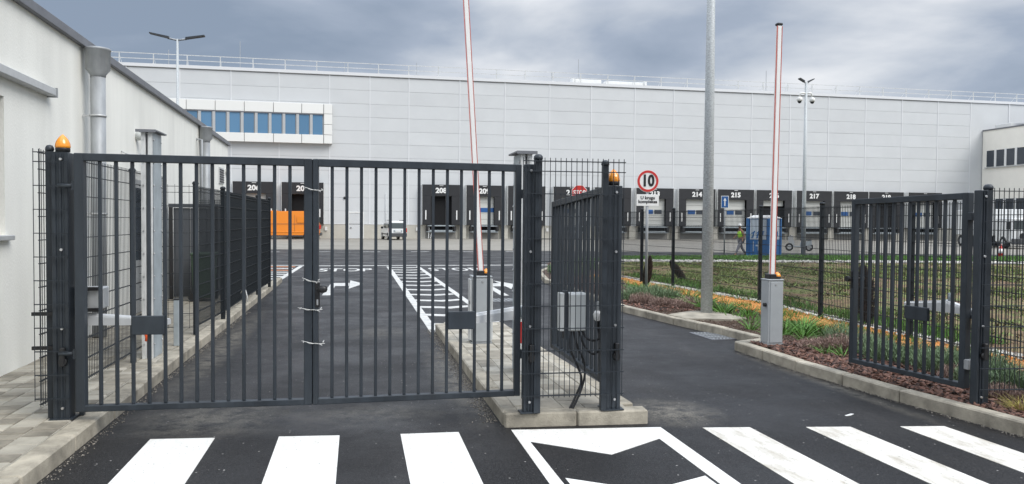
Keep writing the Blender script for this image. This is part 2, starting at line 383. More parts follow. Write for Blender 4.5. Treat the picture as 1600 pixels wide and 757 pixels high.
def text(name, s_, size, mt, parent, loc, rot, ext=.004, bold=0, sx=1, al='CENTER', world=True, sy=1):
    cu = bpy.data.curves.new(name, 'FONT'); cu.body = s_; cu.size = size; cu.extrude = ext; cu.offset = bold
    cu.align_x = al; cu.align_y = 'CENTER'; cu.resolution_u = 3; cu.space_line = .85
    to = bpy.data.objects.new(name+'_tmp', cu); COL.objects.link(to)
    dg = bpy.context.evaluated_depsgraph_get(); me = bpy.data.meshes.new_from_object(to.evaluated_get(dg))
    bpy.data.objects.remove(to); me.name = name; me.materials.clear(); me.materials.append(MT[mt])
    Mx = Matrix.Translation(loc) @ Matrix.Rotation(rot[2], 4, 'Z') @ Matrix.Rotation(rot[0], 4, 'X') @ Matrix.Diagonal((sx, sy, 1, 1))
    if world:
        r = parent
        while r.parent: r = r.parent
        if r.name in ROOTM: Mx = ROOTM[r.name] @ Mx
    me.transform(Mx); return link(name, me, parent)
PI = math.pi; K = .13
# ================================================================ GROUND
struct('terrain', MB().box(-400, 500, -60, 600, -1, -.012), 'field')
road = struct('road', MB().box(-60, 120, -20, 49.6, -.3, 0), 'asphalt')
struct('concrete_apron', MB().prism([(-60, 49.9), (-4, 49.4), (5.6, 48.4), (26.5, 43.2), (36.5, 41.1), (110, 28), (110, 78.6), (-60, 78.6)], -.2, .006), 'apron')
def mark(name, polys, mt='mark', z=.004):
    b = MB()
    for p in polys: b.prism(p, -.003, z)
    return struct(name, b, mt, road)
# zebra crossing
Z = [([(-1.70, 6.85), (-1.18, 6.80), (-1.18, 3.2), (-1.70, 3.2)], 'mark'), ([(-.655, 6.75), (-.150, 6.70), (-.148, 3.2), (-.655, 3.2)], 'mark'),
     ([(.365, 6.655), (.868, 6.63), (.868, 3.2), (.365, 3.2)], 'mark'),
     ([(3.05, 6.40), (3.48, 6.34), (3.51, 3.2), (3.03, 3.2)], 'markw'), ([(3.99, 6.26), (4.40, 6.20), (4.43, 3.2), (4.02, 3.2)], 'markw'),
     ([(4.86, 6.13), (5.27, 6.07), (5.33, 3.2), (4.90, 3.2)], 'markw')]
for p, mt in Z: mark('zebra_stripe', [p], mt)
mark('zebra_frame', [[(1.335, 6.62), (2.68, 6.48), (2.53, 6.14), (1.98, 5.78), (1.42, 6.24)],
                     [(1.335, 6.62), (1.42, 6.24), (1.44, 3.2), (1.32, 3.2)], [(2.68, 6.48), (2.64, 3.2), (2.50, 3.2), (2.53, 6.14)]])
mark('zebra_arrow', [[(1.47, 5.30), (1.97, 4.95), (2.49, 5.17), (2.49, 3.2), (1.47, 3.2)]])
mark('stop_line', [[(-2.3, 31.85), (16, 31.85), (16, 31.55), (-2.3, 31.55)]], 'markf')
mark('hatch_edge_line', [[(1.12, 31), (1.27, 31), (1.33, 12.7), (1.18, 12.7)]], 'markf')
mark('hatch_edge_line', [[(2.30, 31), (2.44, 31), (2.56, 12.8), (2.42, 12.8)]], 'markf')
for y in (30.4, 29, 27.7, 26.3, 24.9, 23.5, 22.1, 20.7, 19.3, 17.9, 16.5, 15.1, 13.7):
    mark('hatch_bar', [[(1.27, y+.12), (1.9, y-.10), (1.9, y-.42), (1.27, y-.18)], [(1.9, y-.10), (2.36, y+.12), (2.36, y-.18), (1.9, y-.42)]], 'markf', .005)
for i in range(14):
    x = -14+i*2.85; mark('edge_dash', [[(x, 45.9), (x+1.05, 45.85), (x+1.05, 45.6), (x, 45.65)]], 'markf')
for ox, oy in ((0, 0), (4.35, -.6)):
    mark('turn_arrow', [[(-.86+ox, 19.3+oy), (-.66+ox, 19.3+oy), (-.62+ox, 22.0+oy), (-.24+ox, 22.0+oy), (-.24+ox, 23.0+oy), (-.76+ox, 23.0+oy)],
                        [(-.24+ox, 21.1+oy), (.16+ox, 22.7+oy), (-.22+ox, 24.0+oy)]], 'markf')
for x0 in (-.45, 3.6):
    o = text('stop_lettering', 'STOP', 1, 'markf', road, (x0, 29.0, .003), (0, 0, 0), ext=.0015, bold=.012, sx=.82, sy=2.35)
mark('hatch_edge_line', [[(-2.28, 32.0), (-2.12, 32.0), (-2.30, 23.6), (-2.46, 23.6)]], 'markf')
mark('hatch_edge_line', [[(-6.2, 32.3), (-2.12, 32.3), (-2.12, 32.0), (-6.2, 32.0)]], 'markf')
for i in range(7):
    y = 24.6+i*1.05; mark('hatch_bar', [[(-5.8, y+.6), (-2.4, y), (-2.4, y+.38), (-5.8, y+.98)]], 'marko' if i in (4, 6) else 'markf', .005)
# repaired strip in the transverse road, faint
# drains
def grate(x, y, sx, sy, rz, n, label):
    t = thing('drain_grate', label, 'drain', (x, y, 0), rz, 'drain grates in the road')
    f = MB(); f.box(-sx/2-.04, sx/2+.04, -sy/2-.04, -sy/2, -.02, .010).box(-sx/2-.04, sx/2+.04, sy/2, sy/2+.04, -.02, .010).box(-sx/2-.04, -sx/2, -sy/2, sy/2, -.02, .010).box(sx/2, sx/2+.04, -sy/2, sy/2, -.02, .010)
    part('frame', f, 'zinc', t)
    part('pit', MB().box(-sx/2, sx/2, -sy/2, sy/2, -.02, .002), 'black', t)
    b = MB()
    for i in range(n): b.box(-sx/2+(i+.35)*sx/n, -sx/2+(i+.62)*sx/n, -sy/2, sy/2, .003, .012)
    for i in range(4): yy = -sy/2+(i+.5)*sy/4; b.box(-sx/2, sx/2, yy-.01, yy+.01, .003, .010)
    part('grid', b, 'galv', t)
grate(5.68, 11.6, .36, .72, .03, 6, 'steel drain grate in the road gutter beside the kerb inlet near the right barrier')
grate(3.3, 17.6, .6, .6, .1, 5, 'small square drain cover in the right lane, seen between the island posts')

# ---- pavement slabs and kerbs
def pave(parent, x0, x1, y0, y1, zt, cols, ynear, mts, cell=(.20, .24, .16), inside=None):
    cache = {}; stuff = MB(); cnt = 0
    xs = [x0]
    i = 0
    while xs[-1] < x1-.05: xs.append(min(x1, xs[-1]+cols[i % len(cols)])); i += 1
    for a, b in zip(xs[:-1], xs[1:]):
        y = y0-random.random()*.15
        while y < y1:
            l = random.choice(cell); w = b-a
            if w > .07 and (inside is None or inside((a+b)/2, y+l/2)):
                dz = random.uniform(-.002, .004)
                if y < ynear and cnt < 295:
                    mi = 0 if random.random() < .62 else 1
                    k = (round(w, 3), l, mi)
                    if k not in cache:
                        cache[k] = MB().box(-w/2+.006, w/2-.006, -l/2+.006, l/2-.006, -.06, 0, .006).mesh('paving_slab', MT[mts[mi]])
                    o = link('paving_slab', cache[k], parent); o.location = ((a+b)/2, y+l/2, zt+dz); o.rotation_euler = (random.uniform(-.006, .006), random.uniform(-.006, .006), random.uniform(-.01, .01)); cnt += 1
                else:
                    stuff.box(a+.005, b-.005, y+.005, y+l-.005, zt-.05, zt+dz)
            y += l
    if stuff.v:
        o = struct('paving_slab', stuff, mts[0], parent); o['kind'] = 'stuff'
pv = struct('pavement', MB().prism([(-4.4, 2), (-2.38, 2), (-2.38, 22), (-4.4, 22)], -.1, K-.008), 'bedding')
pave(pv, -4.0, -2.385, 4.8, 22, K, (.20, .22, .18), 10.6, ('slab', 'slabl'))
def kerb(parent, pts, w, zt, side, seg=1.0, mt='kerb', zb=-.12):
    """stones along the road-side edge pts; the stone lies on the `side` (+1 right of travel)"""
    for (a, b) in zip(pts[:-1], pts[1:]):
        a = Vector((*a, 0)); b = Vector((*b, 0)); d = b-a; n = max(1, round(d.length/seg)); l = d.length/n; ang = math.atan2(d.y, d.x)
        for i in range(n):
            me = KC.get((round(l, 2), w, side))
            if me is None:
                m0 = MB().box(.004, l-.004, 0, -side*w, zb, zt, .014)
                # battered road face
                me = KC[(round(l, 2), w, side)] = m0.mesh('kerb_stone', MT[mt])
            o = link('kerb_stone', me, parent); o.location = a+d*i/n+Vector((0, 0, random.uniform(-.004, .004))); o.rotation_euler = (0, 0, ang+random.uniform(-.004, .004))
KC = {}
kerb(pv, [(-2.19, 2.6), (-2.19, 23.6)], .185, K, -1, 1.0)
isl = struct('island', MB().prism([(1.40, 6.78), (2.46, 6.70), (2.36, 12.6), (1.40, 12.6)], -.1, K-.008), 'bedding')
kerb(isl, [(1.29, 6.78), (1.27, 12.68)], .15, K, 1, 1.0)
kerb(isl, [(2.42, 12.68), (2.58, 6.9)], .15, K, 1, 1.0)
kerb(isl, [(2.62, 6.62), (1.29, 6.71)], .16, K, 1, .68)
kerb(isl, [(1.27, 12.84), (2.42, 12.84)], .15, K, 1, .6)
pave(isl, 1.425, 2.42, 6.86, 12.66, K, (.2, .24, .2, .24), 12.6, ('slabl', 'slab'), (.2, .3, .24))
bed_in = [(5.95, 2), (5.86, 5.6), (5.66, 7), (5.52, 8.7), (5.5, 10.2), (6.0, 10.8), (6.0, 11.6), (5.72, 13), (5.48, 15), (5.55, 18), (5.66, 22.4), (6.3, 26), (8, 30.3), (9.6, 31.4)]
bed = struct('planting_bed', MB().prism([(8.4, 2)]+[(8.4, 24), (9.6, 31.4)]+list(reversed(bed_in)), -.1, .105), 'soil')
kerb(bed, [(5.82, 3.2), (5.71, 5.65), (5.52, 7.0), (5.38, 8.7), (5.38, 10.28)], .15, K, 1, .95)
kerb(bed, [(5.38, 10.30), (5.97, 10.55)], .13, K, 1, .65)
kerb(bed, [(5.97, 10.6), (5.86, 11.6), (5.60, 13), (5.34, 15)], .14, K, 1, .9)
kerb(bed, [(5.34, 15), (5.40, 18), (5.5, 22.4), (6.15, 26), (7.9, 30.4), (9.6, 31.7)], .14, K, 1, 1)
struct('meadow', MB().prism([(8.4, 2), (60, 2), (60, 33), (34, 34.6), (22, 36.4), (12.4, 35.5), (9.6, 31.7), (8.4, 24)], -.1, .11), 'field')
kerb(struct('meadow_edging', MB().box(9.7, 9.75, 31.6, 31.65, 0, .05), 'kerb'), [(9.6, 31.85), (12.4, 35.65), (22, 36.55), (34, 34.75), (60, 33)], .14, K, 1, 1.2)

# ================================================================ WAREHOUSE
WY = 78.4
wh = thing('warehouse', 'long pale grey panelled warehouse with a row of black loading docks, behind the yard', 'warehouse', (0, WY, 0))
part('wall_core', MB().box(-40, 120, .05, 60, 0, 16.25), 'joint', wh)
part('coping', MB().box(-40, 120, -.12, .6, 16.2, 16.5), 'jointv', wh)
VJ = [-26.6, -21.4, -16.67, -12.03, -7.57, -2.76, 1.16, 5.03, 10.2, 14.89, 19.66, 24.2, 29.05, 33.49, 38.11, 42.68, 47.34, 52.11, 56.82, 61.54, 66.28, 70.7]
RZ = [1.45, 2.75, 4.08, 5.42, 6.75, 8.1, 9.43, 10.76, 12.1, 13.43, 14.78, 16.1]
cache = {}
for a, b in zip(VJ[:-1], VJ[1:]):
    for z0, z1 in zip(RZ[:-1], RZ[1:]):
        if b < -12.1: 
            if z1 < 8: continue
        w = round(b-a, 2); h = round(z1-z0, 2)
        if (w, h) not in cache: cache[(w, h)] = MB().box(-w/2+.010, w/2-.010, 0, .12, .008, h-.008, .008).mesh('facade_panel', MT['panel'])
        o = link('facade_panel', cache[(w, h)], wh); o.location = ((a+b)/2, random.uniform(-.006, .006), z0)
cs = MB().box(-.05, .05, -.03, .03, 1.45, 16.19).mesh('cover_strip', MT['jointv'])
for a in VJ:
    o = link('cover_strip', cs, wh); o.location = (a, 0, 0)
b = MB(); b.box(78, 120, 0, .1, 1.45, 16.15).box(70.75, 78, 0, .1, 1.45, 16.15); part('far_wall', b, 'panel', wh)
part('cover_strip', MB().box(75.9, 76.05, -.05, .02, 8, 16.19), 'jointv', wh)
part('plinth', MB().box(-40, 120, -.03, .1, 0, 1.44), 'plinth', wh)
part('drip_flashing', MB().box(-40, 120, -.06, -.031, 1.42, 1.47), 'jointv', wh)
# roof railing
rl = MB()
for z in (16.95, 17.45): rl.box(-40, 120, -.03, .03, z-.03, z+.03)
x = -40
while x < 120: rl.box(x-.035, x+.035, -.035, .035, 16.5, 17.45); rl.box(x-.12, x+.12, -.04, .35, 16.5, 16.53); rl.bar((x, .02, 17.3), (x, .9, 16.52), .03); x += 3.0
for z in (17.0, 17.5): rl.box(-40, 120, 5.98, 6.02, z-.02, z+.02)
x = -39
while x < 120: rl.box(x-.02, x+.02, 5.98, 6.02, 16.5, 17.5); x += 4.1
part('roof_railing', rl, 'galv_l', wh)
part('roof', MB().box(-40, 120, .3, 60, 16.25, 16.52), 'jointv', wh)
for x, y, h in ((-11.9, 5, 3.6), (-12.4+11, 5, 2), (6, 3, 1.9), (20.6, 3, 1.6), (23.9, 4, 3.3), (46.6, 4, 3.1), (-19, 6, 2.6)):
    part('lightning_rod', MB().box(x-.025, x+.025, y-.025, y+.025, 16.5, 16.5+h), 'galv', wh)
# duct units along the roof edge
b = MB().box(22.6, 25.5, .7, 1.6, 16.5, 17.0, .03).box(26, 30.2, .7, 1.6, 16.5, 16.95, .03).box(22.3, 22.5, .6, 1.6, 16.5, 17.1).box(30.4, 30.6, .6, 1.6, 16.5, 17.1)
part('roof_unit', b, 'white', wh)
# window band
fr = thing  # (window band parts live under the warehouse)
b = MB()
xs = [-21.4, -18.7, -16.0, -13.4, -10.75, -8.05, -5.4, -3.32]
wb = part('window_surround', MB().box(-21.5, -2.5, -.42, -.02, 9.35, 13.2), 'joint', wh)
for a, c in zip(xs[:-1], xs[1:]):
    for z0, z1 in ((12.25, 13.22), (9.33, 10.18)): part('cladding_panel', MB().box(a+.03, c-.03, -.56, -.4, z0, z1, .02), 'wpanel', wb)
for z0, z1 in ((9.33, 10.18), (10.2, 11.2), (11.22, 12.23), (12.25, 13.22)): part('cladding_panel', MB().box(-3.28, -2.5, -.56, -.4, z0+.01, z1-.01, .02), 'wpanel', wb)
part('cladding_panel', MB().box(-21.5, -21.45, -.56, -.4, 9.33, 13.22), 'wpanel', wb)
for i in range(14):
    xr = -3.34-i*1.29
    w = part('window', MB().box(xr-1.02, xr-.08, -.47, -.43, 10.2, 12.22), 'glass', wb)
    part('window_mullion', MB().box(xr-1.29+.02, xr-1.02, -.54, -.42, 10.18, 12.25), 'alu', wb)
part('window_lintel', MB().box(-21.4, -3.3, -.55, -.41, 12.14, 12.25), 'zinc', wb)
# side door
dr = part('door', MB().box(-.86, .46, -.06, -.04, .02, 2.55), 'panel', wh); part('door_frame', MB().box(-.98, -.86, -.09, -.02, 0, 2.68).box(.46, .58, -.09, -.02, 0, 2.68).box(-.86, .46, -.09, -.02, 2.56, 2.68), 'white', dr)
part('door_handle', MB().box(-.78, -.6, -.12, -.06, 1.05, 1.1), 'black', dr)
part('service_box', MB().box(-4.0, -3.75, -.12, -.03, .75, 1.15), 'white', wh)
part('wall_vent', MB().lathe([(.13, 0), (.13, .08)], n=12).xf(Matrix.Translation((-1.3, -.0, 4.05)) @ Matrix.Rotation(PI/2, 4, 'X')), 'black', wh)
part('downpipe', MB().tube([(2.75, -.06, .1), (2.75, -.06, 4.6)], .035), 'panel', wh)
# docks
DK = [(-11.81, -7.88, '206', 1), (-7.28, -3.31, '207', 2), (6.36, 10.22, '208', 2), (10.84, 14.62, '209', 1), (15.16, 19.13, '210', 1), (20.0, 23.94, '211', 1),
      (24.48, 28.52, '212', 1), (29.09, 33.34, '213', 1), (33.93, 38.19, '214', 1), (38.46, 42.77, '215', 1), (43.04, 47.38, '216', 3), (47.93, 52.32, '217', 1), (52.54, 56.93, '218', 1), (57.0, 61.5, '219', 2), (62.1, 66.55, '220', 1)]
for a, c, num, st in DK:
    w = c-a; cx = (a+c)/2; h0 = 1.42; h1 = 5.5
    ds = part('dock_shelter', MB().box(a, c, -.62, -.5, 4.35, h1, .02).box(a, a+.88, -.62, -.5, h0, 4.35, .02).box(c-.88, c, -.62, -.5, h0, 4.35, .02)
              .box(a+.04, a+.12, -.5, 0, h0, h1-.02).box(c-.12, c-.04, -.5, 0, h0, h1-.02).box(a+.12, c-.12, -.5, 0, h1-.1, h1-.02), 'dock', wh)
    for xx in (a-.03, c): part('edge_trim', MB().box(xx, xx+.03, -.64, -.02, h0, h1), 'galv_l', ds)
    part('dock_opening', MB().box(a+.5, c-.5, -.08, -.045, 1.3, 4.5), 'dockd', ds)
    text('dock_number', num, .70, 'white', ds, (cx-.02, WY-.64, 4.88), (PI/2, 0, 0), ext=.006, bold=.03, sx=1.08, sy=1)
    for xx in (a+.3, c-.42): part('reflector_bar', MB().box(xx, xx+.12, -.66, -.625, 1.95, 2.9, .01), 'white', ds)
    dw = w/2-.88
    if st == 1:
        dd = part('dock_door', MB().box(cx-dw, cx+dw, -.2, -.14, 1.45, 4.36), 'door', ds)
        for i in range(5): part('door_panel', MB().box(cx-dw, cx+dw, -.24, -.2, 1.47+i*.56, 1.98+i*.56, .015), 'door', dd)
        if num != '209':
            for k, mt in ((0, 'blue'), (1, 'dglass')): part('door_window', MB().box(cx-dw*.72+k*dw*.8, cx-dw*.72+k*dw*.8+dw*.66, -.27, -.24, 2.75, 3.2, .01), mt, dd)
        else: part('door_window', MB().box(cx-dw, cx+dw, -.27, -.24, 2.75, 3.2, .01), 'blue', dd)
    else:
        part('door_panel', MB().box(cx-dw, cx+dw, -.24, -.2, 4.35 if st == 2 else 3.75, 4.36+.2, .0), 'door', ds)
    lv = part('dock_leveller', MB().box(cx-w*.36, cx+w*.36, -.55, .0, 1.28, 1.40, .01), 'galv_p', wh)
    part('leveller_lip', MB().box(cx-w*.30, cx+w*.30, -.62, -.55, .78, .9, .01).box(cx-w*.38, cx+w*.38, -.6, -.05, .68, .78, .01), 'galv_p', lv)
    part('dock_pit', MB().box(cx-w*.40, cx+w*.40, -.045, -.035, .02, 1.3), 'shaded', lv)  # flat sheet on the plinth, painted darker for the shade in the pit
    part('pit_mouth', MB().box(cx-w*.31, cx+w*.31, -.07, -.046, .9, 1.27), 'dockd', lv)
    for sx in (-1, 1): part('dock_bumper', MB().box(cx+sx*w*.36-.13, cx+sx*w*.36+.13, -.7, -.04, .82, 1.30, .02), 'rubber', lv)
    part('lamp_slot', MB().box(cx-.2, cx+.2, -.65, -.62, 5.36, 5.42), 'galv_l', ds)
for a in (-3.1, 5.9, 19.5): part('wall_switch', MB().box(a-.12, a+.12, -.14, -.03, .8, 1.15), 'white', wh)
for a in (10.53, 14.9, 24.2, 28.8, 33.64, 38.3, 47.65, 52.43, 56.97): part('dock_pier', MB().box(a-.36, a+.36, -.35, -.035, 0, 1.42, .02), 'plinth', wh)
part('dock_steps', MB().bar((7.2, -.7, .05), (7.5, -.3, 1.35), .05).bar((7.0, -.7, .05), (7.1, -.3, 1.35), .05), 'galv_l', wh)

# ---- office wing at right
of = thing('office_building', 'cream rendered office wing with ribbon windows at the right edge, in front of the warehouse', 'building', (72.36, 60, 0))
part('wall', MB().box(0, 40, -20, 18.3, 0, 12.86), 'stucco2', of)
part('roof_edge', MB().box(-.08, 40, -20, 18.32, 12.86, 13.0), 'zinc', of)
for z0, z1 in ((8.62, 10.5), (2.4, 4.85)):
    for i in range(14):
        y1 = 17.62-i*1.42
        w = part('window', MB().box(-.06, -.02, y1-1.14, y1, z0, z1), 'dglass', of)
        part('window_frame', MB().box(-.12, -.01, y1-1.42, y1-1.14, z0-.06, z1+.06), 'white', w)
    part('window_sill', MB().box(-.2, -.005, -2.4, 17.8, z0-.16, z0-.07), 'alu', of)
for z in (13.3, 13.9, 14.5): part('roof_louvre', MB().box(2, 8, 8, 14.5, z, z+.4, .03), 'galv_p', of)
part('roof_hatch', MB().box(.6, 2.4, 15, 17.2, 12.98, 13.5, .02), 'white', of)

# ================================================================ GATEHOUSE at left
GA = math.atan(.0255)
gh = thing('gatehouse', 'low white rendered building with grey downpipes along the left edge', 'building', (-3.8, 9.7, 0), GA)
part('wall', MB().box(-6, 0, -.35, 17.25, -.1, 4.33).box(-6, 0, -9, -2.2, -.1, 4.33).box(-6, 0, -2.2, -.35, -.1, 1.66).box(-6, 0, -2.2, -.35, 3.17, 4.33).box(-6, -.18, -2.2, -.35, 1.66, 3.17), 'stucco', gh)
for i in range(9):
    part('roof_flashing', MB().box(-6.1, .07, -9+i*2.93+.004, -9+(i+1)*2.93-.004, 4.28, 4.40, .006), 'zinc', gh)
part('window', MB().box(-.18, -.15, -2.15, -.38, 1.68, 3.15), 'dglass', gh)
part('window_sill', MB().box(-.15, .07, -2.3, -.27, 1.60, 1.655, .006), 'alu', gh)
cn = part('canopy', MB().box(0, .11, -5, .93, 3.37, 3.47, .01), 'alu', gh); part('canopy_end', MB().box(.0, .12, .93, .95, 3.36, 3.48), 'galv', cn)
def downpipe(wx, wy):
    r = ROOTM[gh.name]; p = r @ Vector((wx, wy, 0)); x, y = max(p.x, .16), p.y
    d = part('downpipe', MB().tube([(x, y, .15), (x, y, 3.95)], .1, 18), 'galv', gh)
    part('rain_hopper', MB().lathe([(.10, 3.86), (.105, 3.90), (.16, 3.97), (.165, 4.24), (.172, 4.245), (.172, 4.27), (.16, 4.275)], (x, y, 0), 24), 'galv', d)
    for z in (3.3, 1.9, .8): part('pipe_clamp', MB().lathe([(.112, z), (.112, z+.025)], (x, y, 0), 18).box(0, x, y-.01, y+.01, z, z+.02), 'alu', d)
downpipe(-3.65, 12.0); downpipe(-3.93, 21.5)
part('overflow_pipe', MB().tube([(-.02, 11.4, 3.9), (.12, 11.4, 3.9), (.12, 11.4, .2)], .04, 10), 'galv', gh)
part('wall_pipe', MB().tube([(0, 5.3, 3.33), (.24, 5.3, 3.36)], .075, 14), 'boxw', gh)
part('cable_bracket', MB().tube([(0, 4.3, 2.98), (.1, 4.35, 2.93), (.16, 4.7, 2.95), (.16, 5.0, 3.0)], .012, 6), 'alu', gh)
lv = part('vent_frame', MB().box(0, .03, 15.2, 16.1, 2.95, 3.45), 'alu', gh)
for i in range(6): part('slat', MB().box(.03, .05, 15.25, 16.05, 2.99+i*.073, 3.03+i*.073), 'black', lv)
part('wall_lamp', MB().box(0, .1, 16.6, 16.8, 3.35, 3.5, .02), 'white', gh)
d = part('door', MB().box(0, .03, 4.8, 5.75, .14, 2.55), 'alu', gh); part('door_glass', MB().box(.03, .035, 4.95, 5.6, 1.1, 2.4), 'dglass', d)
# ================================================================ GATES
def skew(b, x0, x1, zl, zh, y0, y1):
    """box between x0,x1 whose lower / upper faces follow zl(x), zh(x), lightly chamfered in y"""
    c = .004; vs = []
    for x in (x0, x1):
        L_, H_ = zl(x), zh(x)
        vs += [(x, y0+c, L_), (x, y1-c, L_), (x, y1, L_+c), (x, y1, H_-c), (x, y1-c, H_), (x, y0+c, H_), (x, y0, H_-c), (x, y0, L_+c)]
    fs = [tuple(range(8)), tuple(reversed(range(8, 16)))]+[(i, i+8, (i+1) % 8+8, (i+1) % 8) for i in range(8)]
    return b.add(vs, fs)
def vbar(b, xc, w, zl, zh, y0, y1): return b.box(xc-w/2, xc+w/2, y0, y1, zl, zh, .004)
def gate_leaf(label, loc, rz, Lx, zb, zt, bars, st0, st1, bw=.027, rail=.064, dy=.04, group=None):
    t = thing('gate_leaf', label, 'gate', loc, rz, group)
    part('stile', MB().box(0, st0, -dy, dy, zb(0), zt(0), .005), 'anthra', t); part('stile', MB().box(Lx-st1, Lx, -dy, dy, zb(Lx), zt(Lx), .005), 'anthra', t)
    part('rail', skew(MB(), st0, Lx-st1, lambda x: zt(x)-rail, zt, -dy+.002, dy-.002), 'anthra', t)
    part('rail', skew(MB(), st0, Lx-st1, zb, lambda x: zb(x)+rail*.8, -dy+.002, dy-.002), 'anthra', t)
    for x in bars: part('bar', vbar(MB(), x, bw, zb(x)+rail*.8, zt(x)-rail, -.016, .016), 'anthra', t)
    return t
GL = math.atan2(6.898-7.08, 1.458+2.334); gu = Vector((math.cos(GL), math.sin(GL), 0)); GA0 = Vector((-2.334, 7.08, 0))
zbf = lambda x: .208+.008*x/1.94; ztf = lambda x: 2.395-.012*x/1.94
g1 = gate_leaf('closed dark grey barred gate leaf on the left, hinged at the wall-side post', GA0, GL, 1.945, zbf, ztf, [.192+.13*i for i in range(13)], .076, .07, group='double gate closing the left lane')
lt = part('hinge', MB().tube([(-.14, .0, 2.12), (.0, 0, 2.12)], .018).box(-.02, .01, -.03, .03, 2.08, 2.16), 'anthra', g1)
part('hinge', MB().tube([(-.14, .0, .70), (.0, 0, .70)], .018).box(-.02, .01, -.03, .03, .66, .74), 'anthra', g1)
part('opener_plate', MB().box(.455, .715, -.055, -.017, .86, 1.02, .004), 'anthra', g1)
g2loc = GA0+gu*1.95
zb2 = lambda x: .216+.03*x/1.854; zt2 = lambda x: 2.383-.016*x/1.854
g2 = gate_leaf('closed dark barred gate leaf with black round handle, beside the island post', g2loc, GL, 1.854, zb2, zt2, [2.114-1.95+.127*i for i in range(13)], .048, .054, group='double gate closing the left lane')
part('opener_plate', MB().box(1.19, 1.435, -.055, -.017, .87, 1.03, .004), 'anthra', g2)
part('hinge', MB().tube([(1.85, .0, 2.10), (1.95, 0, 2.10)], .018).box(1.84, 1.87, -.03, .03, 2.06, 2.14), 'anthra', g2)
part('hinge', MB().tube([(1.85, .0, .63), (1.95, 0, .63)], .018).box(1.84, 1.87, -.03, .03, .59, .67), 'anthra', g2)
lk_ = part('lock_plate', MB().box(.022, .062, -.05, -.04, 1.08, 1.30, .004), 'black', g2)
part('handle', MB().tube([(.04, -.05, 1.24), (.045, -.09, 1.245)], .012, 10).add(*(lambda q: (q.v, q.f))(MB().lathe([(.0, 0), (.022, .008), (.032, .03), (.034, .055), (.024, .08), (.0, .088)], n=14).xf(Matrix.Translation((.045, -.09, 1.245)) @ Matrix.Rotation(PI/2, 4, 'Y'))), True), 'black', lk_)
part('keyhole', MB().box(.034, .05, -.054, -.05, 1.10, 1.15, .002), 'bolt', lk_)
def tie(s, z, l, label, tilt=0):
    p = GA0+gu*s; b = MB(); q = []
    for i in range(9):
        u_ = i/8; q.append((l*(u_-.5), -.052-.006*math.sin(u_*6), .012*math.sin(u_*4+s)+tilt*(u_-.5)))
    b.tube(q, .0028, 5); b.tube([(x, y-.005, z_+.006*math.sin(x*60)) for x, y, z_ in q[2:8]], .0022, 5)
    b.tube([q[-3], (q[-1][0]-.02, -.07, -.025)], .002, 5)
    b.bar((-l*.42, -.05, .0), (-l*.42, .055, 0), .006).bar((l*.42, -.05, 0), (l*.42, .055, 0), .006)
    b.xf(Matrix.Rotation(GL, 4, 'Z'))
    o = link('wire_tie', b.mesh('wire_tie', MT['tie'])); o.location = (p.x, p.y, z); o['label'] = label; o['category'] = 'wire'; o['group'] = 'white wires tying the gate leaves together'
tie(1.955, 2.12, .17, 'topmost white wire tied around the meeting stiles of the closed gate', -.01)
tie(1.935, 1.32, .15, 'second white wire from the top, just above the gate handle', -.02)
tie(1.93, 1.068, .21, 'third white wire from the top, just below the gate keyhole')
tie(1.955, .772, .20, 'lowest white wire tied around the meeting gate stiles', -.01)
# right-lane leaves, swung open
lm = gate_leaf('open dark gate leaf seen edge-on behind the island mesh, its bars nearly overlapping', (2.20, 8.50, 0), math.atan2(-1.62, .075), 1.60, lambda x: .41-.07*x/1.6, lambda x: 2.075+.10*x/1.6, [.19+.12*i for i in range(12)], .06, .05)
lrd = Vector((.225, -1.46, 0)); rr = math.atan2(lrd.y, lrd.x)
lr = gate_leaf('open dark gate leaf standing in the planting bed at right, round black knob', (5.69, 8.03, 0), rr, 1.515, lambda x: .225, lambda x: 2.135+.03*x/1.5, [.055+.03+.108*i+.06 for i in range(12)], .055, .07, bw=.030)
kb = part('lock_plate', MB().box(.01, .04, -.05, .05, 1.10, 1.30, .004), 'black', lr)
for sy in (-1, 1): part('knob', MB().tube([(.03, sy*.04, 1.21), (.03, sy*.10, 1.21)], .012).lathe([(.0, 0), (.03, .006), (.036, .02), (.03, .04), (0, .046)], n=12) if False else MB().tube([(.03, sy*.04, 1.21), (.03, sy*.085, 1.21)], .012, 8).tube([(.03, sy*.085, 1.21), (.03, sy*.12, 1.21)], .034, 12), 'black', kb)
part('hinge', MB().tube([(1.5, .0, 1.93), (1.66, .03, 1.93)], .02).box(1.5, 1.56, -.04, .04, 1.89, 1.97, .005), 'anthra', lr)
part('hinge', MB().tube([(1.5, .0, .47), (1.62, .03, .47)], .022).box(1.5, 1.56, -.04, .04, .42, .52, .005), 'galv', lr)
part('opener_plate', MB().box(.80, 1.08, -.06, -.017, .84, .98, .004), 'anthra', lr)

